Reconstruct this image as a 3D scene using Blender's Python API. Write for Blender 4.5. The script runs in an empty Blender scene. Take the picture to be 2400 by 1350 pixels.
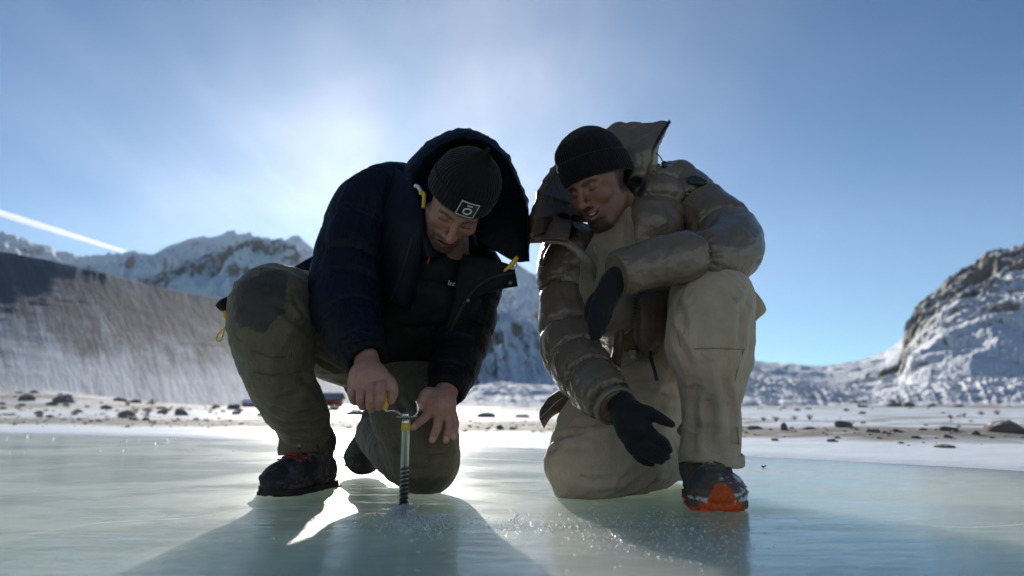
import bpy, math, random
import numpy as np
from mathutils import Vector, Matrix

# ------------------------------------------------------------------ camera, sky, sun, exposure
scene = bpy.context.scene
COL = scene.collection
CAM_H = 0.23
PITCH = math.atan(280.0 / 1600.0)
cam_data = bpy.data.cameras.new('camera')
cam_data.sensor_width = 36.0
cam_data.lens = 24.0
cam_data.clip_start = 0.02
cam_data.clip_end = 60000.0
cam_data.dof.use_dof = True
cam_data.dof.focus_distance = 1.78
cam_data.dof.aperture_fstop = 2.5
cam = bpy.data.objects.new('camera', cam_data)
cam.location = (0, 0, CAM_H)
cam.rotation_euler = (math.pi / 2 + PITCH, 0, 0)
COL.objects.link(cam)
scene.camera = cam

SUN_AZ = math.radians(-11.0)      # from +Y towards +X
SUN_EL = math.radians(17.8)
SUN_DIR = Vector((math.sin(SUN_AZ) * math.cos(SUN_EL), math.cos(SUN_AZ) * math.cos(SUN_EL), math.sin(SUN_EL)))

world = bpy.data.worlds.new('World')
scene.world = world
world.use_nodes = True
nt = world.node_tree
nt.nodes.clear()
W = nt.nodes.new
L = nt.links.new


def wmath(op, a, b=None, clamp=False):
    n = W('ShaderNodeMath'); n.operation = op; n.use_clamp = clamp
    for i, v in enumerate((a, b)):
        if v is None:
            continue
        if isinstance(v, (int, float)):
            n.inputs[i].default_value = v
        else:
            L(v, n.inputs[i])
    return n.outputs[0]


w_out = W('ShaderNodeOutputWorld')
w_bg = W('ShaderNodeBackground')
w_sky = W('ShaderNodeTexSky')
w_sky.sky_type = 'NISHITA'
w_sky.sun_disc = False
w_sky.sun_elevation = SUN_EL
w_sky.sun_rotation = SUN_AZ
w_sky.altitude = 2000
w_sky.air_density = 1.0
w_sky.dust_density = 0.3
w_sky.ozone_density = 2.0
w_tc = W('ShaderNodeTexCoord')
w_sep = W('ShaderNodeSeparateXYZ')
L(w_tc.outputs['Generated'], w_sep.inputs[0])
zz = wmath('ADD', wmath('MAXIMUM', w_sep.outputs[2], 0.0), 0.55)
cx = wmath('DIVIDE', w_sep.outputs[0], zz)
cy = wmath('DIVIDE', w_sep.outputs[1], zz)
w_comb = W('ShaderNodeCombineXYZ')
L(cx, w_comb.inputs[0]); L(cy, w_comb.inputs[1])


def cirrus(loc, rotz, scl, freq, detail, rough, dist):
    """thin ice cloud drawn out along one wind direction"""
    mp = W('ShaderNodeMapping')
    mp.inputs['Location'].default_value = loc
    mp.inputs['Rotation'].default_value = (0, 0, math.radians(rotz))
    mp.inputs['Scale'].default_value = scl
    L(w_comb.outputs[0], mp.inputs['Vector'])
    n = W('ShaderNodeTexNoise'); n.inputs['Scale'].default_value = freq
    n.inputs['Detail'].default_value = detail; n.inputs['Roughness'].default_value = rough
    n.inputs['Distortion'].default_value = dist
    L(mp.outputs[0], n.inputs['Vector'])
    return n.outputs[0]


def wrange(v, a, b, c=0.0, d=1.0):
    n = W('ShaderNodeMapRange'); n.interpolation_type = 'SMOOTHSTEP'
    for i, x in zip(('From Min', 'From Max', 'To Min', 'To Max'), (a, b, c, d)): n.inputs[i].default_value = x
    L(v, n.inputs['Value'])
    return n.outputs[0]


veil = wrange(cirrus((-26.18, 22.74, 0), 0, (1, 1, 1), 1.25, 3, 0.5, 0.3), 0.34, 0.70)
wisp = wrange(cirrus((24.33, -33.08, 0), -52, (1.6, 0.9, 1), 1.3, 7, 0.55, 0.9), 0.38, 0.80)
wisp2 = wrange(cirrus((-5.17, 22.97, 0), 40, (1.6, 0.9, 1), 1.5, 7, 0.55, 0.8), 0.40, 0.82)
cloud = wmath('ADD', wmath('MULTIPLY', wmath('MULTIPLY', wmath('ADD', wisp, wisp2), 0.31), wmath('ADD', wmath('MULTIPLY', veil, 0.7), 0.3)), wmath('MULTIPLY', veil, 0.34))
# thin ice cloud scatters sunlight forward: brighter the nearer to the sun
w_dot = W('ShaderNodeVectorMath'); w_dot.operation = 'DOT_PRODUCT'
L(w_tc.outputs['Generated'], w_dot.inputs[0]); w_dot.inputs[1].default_value = SUN_DIR
cosang = wmath('MAXIMUM', w_dot.outputs['Value'], 0.0)
fw1 = wmath('MULTIPLY', wmath('POWER', cosang, 30.0), 0.42)
fw2 = wmath('MULTIPLY', wmath('POWER', cosang, 10.0), 0.56)
phase = wmath('ADD', wmath('ADD', fw1, fw2), 0.02)
phase = wmath('MULTIPLY', phase, wrange(w_sep.outputs[2], -0.02, 0.03))
low_air = wmath('MULTIPLY', wmath('POWER', wrange(w_sep.outputs[2], 0.62, 0.02), 1.5), 0.17)      # paler towards the horizon
cloud_amt = wmath('ADD', low_air, wmath('MULTIPLY', phase, wmath('ADD', wmath('MULTIPLY', cloud, 1.08), 0.05)))
w_cl = W('ShaderNodeVectorMath'); w_cl.operation = 'SCALE'
w_cl.inputs[0].default_value = (13.4, 12.3, 11.0)
L(cloud_amt, w_cl.inputs['Scale'])
w_add = W('ShaderNodeVectorMath'); w_add.operation = 'ADD'
w_wb = W('ShaderNodeVectorMath'); w_wb.operation = 'MULTIPLY'      # the camera's white balance on the blue sky
L(w_sky.outputs[0], w_wb.inputs[0]); w_wb.inputs[1].default_value = (0.58, 1.02, 1.27)
L(w_wb.outputs[0], w_add.inputs[0]); L(w_cl.outputs[0], w_add.inputs[1])
L(w_add.outputs[0], w_bg.inputs['Color'])
w_bg.inputs['Strength'].default_value = 0.055
L(w_bg.outputs[0], w_out.inputs['Surface'])

sun_data = bpy.data.lights.new('sun', 'SUN')
sun_data.energy = 5.0
sun_data.angle = math.radians(0.6)
sun_data.color = (1.0, 0.94, 0.85)
sun = bpy.data.objects.new('sun', sun_data)
sun.rotation_euler = (-SUN_DIR).to_track_quat('-Z', 'Y').to_euler()
sun.location = (0, 0, 30)
COL.objects.link(sun)

scene.view_settings.view_transform = 'Standard'
scene.view_settings.look = 'None'
scene.view_settings.gamma = 1.0
scene.view_settings.exposure = 0.45
scene.cycles.use_denoising = True
scene.cycles.max_bounces = 8
scene.cycles.volume_bounces = 2
scene.cycles.transparent_max_bounces = 24
scene.cycles.sample_clamp_indirect = 6.0

# ------------------------------------------------------------------ projection helpers (photo pixel + distance -> place)
F = 1600.0
CP, SP = math.cos(PITCH), math.sin(PITCH)


def P(px, py, D):
    x = (px - 1200.0) / F
    y = (675.0 - py) / F
    yd = CP - y * SP
    zd = SP + y * CP
    s = D / yd
    return np.array((x * s, D, CAM_H + zd * s))


def mpp(px, py, D):
    """metres per photo pixel at that place"""
    y = (675.0 - py) / F
    return D / (CP - y * SP) / F


def ground_D(py, z=0.0):
    y = (675.0 - py) / F
    return (z - CAM_H) * (CP - y * SP) / (SP + y * CP)


# ------------------------------------------------------------------ noise
_rs = np.random.RandomState(7)
_perm = np.concatenate([_rs.permutation(256)] * 2).astype(np.int64)
_grad = _rs.normal(size=(256, 3)); _grad /= np.linalg.norm(_grad, axis=1)[:, None]


def noise3(p):
    p = np.asarray(p, dtype=np.float64)
    i = np.floor(p).astype(np.int64)
    f = p - i
    u = f * f * f * (f * (f * 6 - 15) + 10)
    i &= 255
    res = 0
    for dx in (0, 1):
        a = _perm[(i[:, 0] + dx) & 255]
        wx = u[:, 0] if dx else 1 - u[:, 0]
        for dy in (0, 1):
            b = _perm[(a + i[:, 1] + dy) & 255]
            wy = u[:, 1] if dy else 1 - u[:, 1]
            for dz in (0, 1):
                g = _grad[_perm[(b + i[:, 2] + dz) & 255]]
                wz = u[:, 2] if dz else 1 - u[:, 2]
                res = res + wx * wy * wz * (g[:, 0] * (f[:, 0] - dx) + g[:, 1] * (f[:, 1] - dy) + g[:, 2] * (f[:, 2] - dz))
    return res


def fbm(p, oct=4, gain=0.5, lac=2.03):
    p = np.asarray(p, dtype=np.float64)
    a, s = 1.0, 0
    for _ in range(oct):
        s = s + a * noise3(p)
        p = p * lac + 17.3
        a *= gain
    return s


def ridged(p, oct=4, gain=0.5):
    a, s = 1.0, 0
    p = np.asarray(p, dtype=np.float64)
    for _ in range(oct):
        s = s + a * (1 - 2 * np.abs(noise3(p)))
        p = p * 2.07 + 9.1
        a *= gain
    return s


def sstep(a, b, x):
    t = np.clip((np.asarray(x, dtype=float) - a) / (b - a), 0, 1)
    return t * t * (3 - 2 * t)


# ------------------------------------------------------------------ object helpers
def make_mesh(name, V, F4=None, F3=None, smooth=True, col=None, attrs=None):
    me = bpy.data.meshes.new(name)
    V = np.asarray(V, dtype=np.float32)
    me.vertices.add(len(V)); me.vertices.foreach_set('co', V.ravel())
    loops, starts, n = [], [], 0
    if F4 is not None and len(F4):
        F4 = np.asarray(F4, dtype=np.int32)
        loops.append(F4.ravel()); starts.append(np.arange(len(F4)) * 4); n = F4.size
    if F3 is not None and len(F3):
        F3 = np.asarray(F3, dtype=np.int32)
        loops.append(F3.ravel()); starts.append(n + np.arange(len(F3)) * 3)
    loops = np.concatenate(loops); starts = np.concatenate(starts).astype(np.int32)
    me.loops.add(len(loops)); me.loops.foreach_set('vertex_index', loops)
    me.polygons.add(len(starts)); me.polygons.foreach_set('loop_start', starts)
    me.polygons.foreach_set('use_smooth', np.full(len(starts), bool(smooth)))
    me.update(calc_edges=True)
    if col is not None:
        c = np.ones((len(V), 4), dtype=np.float32); c[:, :3] = col
        a = me.color_attributes.new('Col', 'FLOAT_COLOR', 'POINT')
        a.data.foreach_set('color', c.ravel())
    for k, v in (attrs or {}).items():
        a = me.attributes.new(k, 'FLOAT', 'POINT')
        a.data.foreach_set('value', np.asarray(v, dtype=np.float32))
    me.validate()
    return me


def obj(name, me, mat=None, parent=None, label=None, cat=None, group=None, kind=None, loc=None):
    o = bpy.data.objects.new(name, me)
    COL.objects.link(o)
    if mat is not None and me is not None:
        me.materials.clear(); me.materials.append(mat)
    if loc is not None:
        o.location = loc
    if parent is not None:
        o.parent = parent
        if parent.type == 'EMPTY':      # parts are modelled in world coordinates
            o.matrix_parent_inverse = Matrix.Translation(-Vector(parent.location))
    if label: o['label'] = label
    if cat: o['category'] = cat
    if group: o['group'] = group
    if kind: o['kind'] = kind
    return o


def empty(name, loc, label=None, cat=None, group=None):
    o = bpy.data.objects.new(name, None)
    o.empty_display_size = 0.1
    COL.objects.link(o)
    o.location = loc
    if label: o['label'] = label
    if cat: o['category'] = cat
    if group: o['group'] = group
    return o


# ------------------------------------------------------------------ material helpers
class Mat:
    def __init__(self, name):
        self.m = bpy.data.materials.new(name)
        self.m.use_nodes = True
        self.nt = self.m.node_tree
        self.nt.nodes.clear()
        self.out = self.n('ShaderNodeOutputMaterial')
        self.b = self.n('ShaderNodeBsdfPrincipled')
        self.l(self.b.outputs[0], self.out.inputs['Surface'])

    def n(self, t, **kw):
        x = self.nt.nodes.new(t)
        for k, v in kw.items():
            setattr(x, k, v)
        return x

    def l(self, a, b):
        self.nt.links.new(a, b)

    def set(self, **kw):
        for k, v in kw.items():
            k = k.replace('_', ' ')
            i = self.b.inputs[k]
            if hasattr(v, 'is_linked') or hasattr(v, 'links'):
                self.l(v, i)
            else:
                if isinstance(v, (tuple, list)) and len(v) == 3 and i.type == 'RGBA':
                    v = (*v, 1)
                i.default_value = v
        return self

    def math(self, op, a, b=None, clamp=False):
        n = self.n('ShaderNodeMath', operation=op, use_clamp=clamp)
        for i, v in enumerate((a, b)):
            if v is None: continue
            if isinstance(v, (int, float)): n.inputs[i].default_value = v
            else: self.l(v, n.inputs[i])
        return n.outputs[0]

    def coord(self, scale=(1, 1, 1), rot=(0, 0, 0), kind='Object'):
        t = self.n('ShaderNodeTexCoord')
        m = self.n('ShaderNodeMapping')
        m.inputs['Scale'].default_value = scale
        m.inputs['Rotation'].default_value = rot
        self.l(t.outputs[kind], m.inputs['Vector'])
        return m.outputs[0]

    def noise(self, scale=5, detail=4, rough=0.5, dist=0, vec=None, out=0):
        n = self.n('ShaderNodeTexNoise')
        n.inputs['Scale'].default_value = scale
        n.inputs['Detail'].default_value = detail
        n.inputs['Roughness'].default_value = rough
        n.inputs['Distortion'].default_value = dist
        self.l(vec if vec is not None else self.coord(), n.inputs['Vector'])
        return n.outputs[out]

    def ramp(self, fac, stops):
        n = self.n('ShaderNodeValToRGB')
        el = n.color_ramp.elements
        while len(el) < len(stops): el.new(0.5)
        for e, (p, c) in zip(el, stops):
            e.position = p
            e.color = (*c, 1) if len(c) == 3 else c
        self.l(fac, n.inputs[0])
        return n.outputs[0]

    def rng(self, v, a, b, c=0.0, d=1.0, smooth=True):
        n = self.n('ShaderNodeMapRange')
        n.interpolation_type = 'SMOOTHSTEP' if smooth else 'LINEAR'
        for i, x in zip(('From Min', 'From Max', 'To Min', 'To Max'), (a, b, c, d)):
            n.inputs[i].default_value = x
        self.l(v, n.inputs['Value'])
        return n.outputs[0]

    def mix(self, f, a, b, blend='MIX'):
        n = self.n('ShaderNodeMix', data_type='RGBA', blend_type=blend)
        if isinstance(f, (int, float)): n.inputs['Factor'].default_value = f
        else: self.l(f, n.inputs['Factor'])
        for nm, v in (('A', a), ('B', b)):
            i = [x for x in n.inputs if x.name == nm and x.type == 'RGBA'][0]
            if isinstance(v, (tuple, list)): i.default_value = (*v, 1) if len(v) == 3 else v
            else: self.l(v, i)
        return [x for x in n.outputs if x.type == 'RGBA'][0]

    def attr(self, name, out='Fac'):
        n = self.n('ShaderNodeAttribute'); n.attribute_name = name
        return n.outputs[out]

    def bump(self, h, strength=0.3, dist=0.01, normal=None):
        n = self.n('ShaderNodeBump')
        n.inputs['Strength'].default_value = strength
        n.inputs['Distance'].default_value = dist
        self.l(h, n.inputs['Height'])
        if normal is not None: self.l(normal, n.inputs['Normal'])
        self.l(n.outputs[0], self.b.inputs['Normal'])
        return n.outputs[0]


def simple_mat(name, color, rough=0.6, metallic=0.0, bump=None, vary=0.25, vscale=30, **kw):
    m = Mat(name)
    nz = m.noise(vscale, 5, 0.6)
    dark = tuple(c * (1 - vary) for c in color); lite = tuple(min(1, c * (1 + vary)) for c in color)
    m.set(Base_Color=m.mix(m.rng(nz, 0.3, 0.7), dark, lite), Roughness=rough, Metallic=metallic, **kw)
    if bump:
        m.bump(m.noise(bump[0], 4, 0.6), bump[1], bump[2])
    return m.m
# ================================================================== THE SETTING
# ------------------------------------------------------------------ ice
_ex = [(-900, 1004), (0, 1018), (300, 1026), (600, 1036), (900, 1046), (1200, 1055), (1500, 1068), (1750, 1079), (2050, 1093), (2400, 1112), (3300, 1165)]
_ep = np.array([P(x, y, ground_D(y)) for x, y in _ex])
EDGE_X, EDGE_Y = _ep[:, 0], _ep[:, 1]


def edge_y(x):
    x = np.asarray(x, dtype=float)
    y = np.interp(x, EDGE_X, EDGE_Y)
    y = np.where(x < EDGE_X[0], EDGE_Y[0] + (EDGE_X[0] - x) * 0.12, y)
    y = np.where(x > EDGE_X[-1], EDGE_Y[-1] - (x - EDGE_X[-1]) * 0.15, y)
    q = np.stack([x * 1.3, np.zeros_like(x), np.zeros_like(x)], -1).reshape(-1, 3)
    return y + (0.10 * fbm(q, 3)).reshape(x.shape)


m = Mat('lake_ice')
co = m.coord((1, 1, 1))
wide = m.noise(1.3, 5, 0.55, 0.4, m.coord((1, 1, 1)))
cloudy = m.noise(6.0, 6, 0.6, 0.6, m.coord((0.7, 1.2, 1)))
basec = m.mix(m.rng(wide, 0.3, 0.72), (0.375, 0.465, 0.36), (0.465, 0.535, 0.435))
basec = m.mix(m.rng(cloudy, 0.48, 0.85, 0, 0.5), basec, (0.58, 0.63, 0.59))
# white hairline cracks and frozen bubbles
vor = m.n('ShaderNodeTexVoronoi', feature='DISTANCE_TO_EDGE'); vor.inputs['Scale'].default_value = 1.1
warp = m.n('ShaderNodeVectorMath', operation='ADD'); m.l(m.coord((0.5, 1.1, 1)), warp.inputs[0]); m.l(m.noise(1.6, 3, 0.5, 0, out=1), warp.inputs[1])
m.l(warp.outputs[0], vor.inputs['Vector'])
crack = m.rng(vor.outputs['Distance'], 0.0, 0.004, 1, 0)
basec = m.mix(m.math('MULTIPLY', crack, 0.22), basec, (0.75, 0.82, 0.82))
bub = m.n('ShaderNodeTexVoronoi'); bub.inputs['Scale'].default_value = 34; m.l(co, bub.inputs['Vector'])
bubm = m.math('MULTIPLY', m.rng(bub.outputs['Distance'], 0.02, 0.09, 1, 0), m.rng(m.noise(3, 3), 0.55, 0.66))
basec = m.mix(m.math('MULTIPLY', bubm, 0.4), basec, (0.8, 0.86, 0.86))
rip0 = m.noise(9, 3, 0.5, 0.5, m.coord((0.30, 1.0, 1), (0, 0, 0.10)))
rip1 = m.noise(34, 3, 0.5, 0.6, m.coord((0.20, 1.0, 1), (0, 0, 0.14)))
rip2 = m.noise(95, 3, 0.55, 0.3, m.coord((0.18, 1.0, 1), (0, 0, 0.08)))
fine = m.noise(420, 2, 0.7, 0, m.coord((0.8, 1.0, 1)))
frost = m.rng(m.noise(1.7, 6, 0.65, 0.6, m.coord((0.6, 1.0, 1))), 0.40, 0.62)
hgt = m.math('ADD', m.math('ADD', m.math('MULTIPLY', rip0, 1.0), m.math('MULTIPLY', rip1, 0.46)), m.math('MULTIPLY', rip2, 0.13))
smooth_n = m.n('ShaderNodeBump'); smooth_n.inputs['Strength'].default_value = 0.42; smooth_n.inputs['Distance'].default_value = 0.010
m.l(hgt, smooth_n.inputs['Height'])
# rime grains on the surface glitter; the clear ice under them mirrors
m.bump(m.math('ADD', hgt, m.math('MULTIPLY', fine, m.rng(frost, 0, 1, 0.05, 0.16))), 0.36, 0.010)
m.set(Base_Color=m.mix(m.math('MULTIPLY', frost, 0.22), basec, (0.66, 0.70, 0.68)), Roughness=m.rng(frost, 0, 1, 0.30, 0.42), IOR=1.31)
m.b.inputs['Subsurface Weight'].default_value = 0.95      # light travels sideways through the ice into the shadows
m.b.inputs['Subsurface Radius'].default_value = (0.88, 1.0, 0.93)
m.b.inputs['Subsurface Scale'].default_value = 1.8
m.b.inputs['Specular IOR Level'].default_value = 0.08
m.l(m.rng(frost, 0, 1, 0.78, 0.42), m.b.inputs['Coat Weight'])
m.b.inputs['Coat Roughness'].default_value = 0.05
m.b.inputs['Coat IOR'].default_value = 1.31
m.l(smooth_n.outputs[0], m.b.inputs['Coat Normal'])
ICE = m.m
xs = np.linspace(-40, 40, 3); ys = np.array([-12.0, 0.0, 1.2])
gx = np.concatenate([np.linspace(-60, -6, 10), np.linspace(-5.5, 5.5, 60), np.linspace(6, 60, 10)])
rows = []
for t in (-14.0, -4.0, 0.3):
    rows.append(np.stack([gx, np.full_like(gx, t), np.zeros_like(gx)], 1))
for f in (0.4, 0.8, 1.0):
    rows.append(np.stack([gx, 0.3 + (edge_y(gx) + 0.8 - 0.3) * f, np.zeros_like(gx)], 1))
V = np.concatenate(rows); nx = len(gx); nr = len(rows)
idx = np.arange(nx * nr).reshape(nr, nx)
Fq = np.stack([idx[:-1, :-1], idx[:-1, 1:], idx[1:, 1:], idx[1:, :-1]], -1).reshape(-1, 4)
lake = obj('frozen_lake', make_mesh('frozen_lake', V, Fq), ICE, kind='structure',
           label='smooth pale green lake ice reflecting the sky')

# ------------------------------------------------------------------ snowy shore, one sheet out to the hills


def shore_z(x, y):
    x = np.asarray(x, float); y = np.asarray(y, float)
    s = y - edge_y(x)
    r = np.hypot(x, y)
    q = np.stack([x, y, np.zeros_like(x)], -1).reshape(-1, 3)
    n1 = fbm(q * 0.55, 4).reshape(x.shape)
    n2 = fbm(q * np.array([1.2, 2.6, 1]), 4).reshape(x.shape)
    n3 = fbm(q * 0.045 + 31.7, 4).reshape(x.shape)
    n4 = fbm(q * np.array([0.012, 0.02, 1]) + 11.0, 5).reshape(x.shape)
    z = -0.035 + 0.05 * sstep(-0.12, 0.5, s) + 0.010 * n2 * sstep(0.0, 1.5, s)
    left = sstep(-0.42, -0.72, x / np.maximum(y, 0.1))
    right = sstep(0.10, 0.35, x / np.maximum(y, 0.1))
    z = z + 0.035 * n1 * sstep(0.5, 4, s)
    # beach step where the dark grit shows, then snow rising gently
    z = z + 0.05 * sstep(2.2, 3.2, s)
    z = z + (0.07 * right + 0.05) * sstep(3, 14, s)
    z = z + (0.35 * n3 + 0.22) * sstep(9, 40, s) * (0.6 + 0.5 * left)
    z = z + left * 1.7 * sstep(12, 70, s) + left * 0.55 * np.maximum(n3, 0) * sstep(10, 25, s)
    z = z + (2.6 * np.maximum(n4, -0.15) + 0.8) * sstep(50, 220, s)
    z = z + sstep(250, 700, r) * 6
    return z


na, nrad = 620, 420
az = np.radians(np.concatenate([np.linspace(-75, -42, 60)[:-1], np.linspace(-42, 42, na - 118), np.linspace(42, 75, 60)[1:]]))
na = len(az)
rad = np.geomspace(1.5, 900, nrad)
A, R = np.meshgrid(az, rad)
X = R * np.sin(A); Y = R * np.cos(A)
Z = shore_z(X, Y)
Sd = (Y - edge_y(X))
V = np.stack([X, Y, Z], -1).reshape(-1, 3)
idx = np.arange(na * nrad).reshape(nrad, na)
keep = (Sd.max() > -10) & (np.minimum.reduce([Sd[:-1, :-1], Sd[1:, :-1], Sd[:-1, 1:], Sd[1:, 1:]]) > -0.5)
Fq = np.stack([idx[:-1, :-1], idx[:-1, 1:], idx[1:, 1:], idx[1:, :-1]], -1)[keep]
used = np.unique(Fq); remap = np.full(len(V), -1); remap[used] = np.arange(len(used))

m = Mat('shore_snow')
sd = m.attr('shore')
geo = m.n('ShaderNodeNewGeometry')
wob = m.noise(0.7, 5, 0.6, 0.3, m.coord((0.35, 1, 1)))
sw = m.math('ADD', sd, m.math('MULTIPLY', m.math('SUBTRACT', wob, 0.5), 1.5))
band = m.math('MULTIPLY', m.rng(sw, 2.2, 2.5), m.rng(sw, 3.6, 4.4, 1, 0))
g1 = m.noise(5.5, 6, 0.68, 0.2, m.coord((0.45, 1, 1)))
g2 = m.noise(0.35, 6, 0.62, 0.2, m.coord((0.5, 1, 1)))
g3 = m.noise(1.7, 6, 0.65, 0.3, m.coord((0.55, 1, 1)))
grit_near = m.math('MULTIPLY', band, m.rng(g1, 0.30, 0.44))
patchy = m.math('MULTIPLY', m.rng(g3, 0.50, 0.58), m.math('MULTIPLY', m.rng(sw, 1.9, 2.6), m.rng(sw, 6, 9, 1, 0.45)))
far = m.math('MULTIPLY', m.rng(m.math('ADD', m.math('MULTIPLY', g2, 0.6), m.math('MULTIPLY', m.noise(1.3, 5, 0.7, 0.3, m.coord((0.6, 0.3, 1))), 0.4)), 0.44, 0.51), m.rng(sd, 9, 20))
grit = m.math('MAXIMUM', m.math('MAXIMUM', grit_near, patchy), far)
gritc = m.mix(m.noise(40, 4, 0.7), (0.075, 0.066, 0.055), (0.19, 0.17, 0.145))
snowc = m.mix(m.rng(m.noise(1.2, 5), 0.3, 0.7), (0.84, 0.86, 0.88), (0.92, 0.93, 0.93))
m.set(Base_Color=m.mix(grit, snowc, gritc), Roughness=m.rng(grit, 0, 1, 0.42, 0.85))
m.b.inputs['Specular IOR Level'].default_value = 1.0
hh = m.math('ADD', m.math('MULTIPLY', m.noise(6, 6, 0.65), 1.0), m.math('MULTIPLY', m.noise(70, 3), 0.12))
m.bump(hh, 0.28, 0.03)
SNOWG = m.m
me = make_mesh('snowy_shore', V[used], remap[Fq], attrs={'shore': Sd.reshape(-1)[used]})
obj('snowy_shore', me, SNOWG, kind='structure', label='snow covered shore with bands of dark grit')

# ------------------------------------------------------------------ mountains
def box_corners(a, b):
    V = np.array([(x, y, z) for x in (a[0], b[0]) for y in (a[1], b[1]) for z in (a[2], b[2])], float)
    return V, np.array([(0, 1, 3, 2), (4, 6, 7, 5), (0, 4, 5, 1), (2, 3, 7, 6), (0, 2, 6, 4), (1, 5, 7, 3)]), None




def mountain_mat(name, rock_a, rock_b, snow_bias, streak=0.0, scale=1.0, fleck=0.0, lo=0.42, hi=0.60, downslope=False):
    m = Mat(name)
    geo = m.n('ShaderNodeNewGeometry')
    sep = m.n('ShaderNodeSeparateXYZ'); m.l(geo.outputs['Normal'], sep.inputs[0])
    big = m.noise(0.0105 * scale, 8, 0.62, 0.4)
    med = m.noise(0.05 * scale, 7, 0.66, 0.2)
    fin = m.noise(0.33 * scale, 5, 0.7)
    up = m.attr('fall')          # runs down the slope
    al = m.attr('along')
    cmb = m.n('ShaderNodeCombineXYZ'); m.l(m.math('ADD', m.math('MULTIPLY', al, 70.0), m.math('MULTIPLY', up, 12.0)), cmb.inputs[0]); m.l(m.math('MULTIPLY', up, 3.2), cmb.inputs[1])
    st = m.noise(1.0, 5, 0.6, 0.5, cmb.outputs[0])
    if downslope:      # gravel and snow sorted into streaks that run down the fall line
        def fall_noise(fa, shear, ff, det, rg):
            c = m.n('ShaderNodeCombineXYZ')
            m.l(m.math('ADD', m.math('MULTIPLY', al, fa), m.math('MULTIPLY', up, shear)), c.inputs[0]); m.l(m.math('MULTIPLY', up, ff), c.inputs[1])
            return m.noise(1.0, det, rg, 0.6, c.outputs[0])
        med = fall_noise(90.0, 12.0, 6.5, 7, 0.66)
        fin = fall_noise(400.0, 36.0, 70.0, 5, 0.68)
        big = fall_noise(18.0, 3.0, 3.5, 5, 0.55)
    v = m.math('ADD', m.math('MULTIPLY', sep.outputs[2], 0.55), m.math('MULTIPLY', m.math('SUBTRACT', big, 0.5), 0.9))
    v = m.math('ADD', v, m.math('MULTIPLY', m.math('SUBTRACT', med, 0.5), 1.0))
    v = m.math('ADD', v, m.math('MULTIPLY', m.math('SUBTRACT', fin, 0.5), 0.5 + fleck))
    v = m.math('ADD', v, m.math('MULTIPLY', m.math('SUBTRACT', st, 0.5), streak))
    v = m.math('ADD', v, m.attr('snow'))
    mask = m.rng(m.math('ADD', v, snow_bias), lo, hi)
    rock = m.mix(m.noise(0.09 * scale, 6, 0.7), rock_a, rock_b)
    m.set(Base_Color=m.mix(mask, rock, (0.80, 0.82, 0.85)), Roughness=0.9)
    m.b.inputs['Specular IOR Level'].default_value = 0.1
    m.bump(m.math('ADD', med, m.math('MULTIPLY', fin, 0.3)), 0.6, 6.0 / scale)
    return m.m


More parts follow.
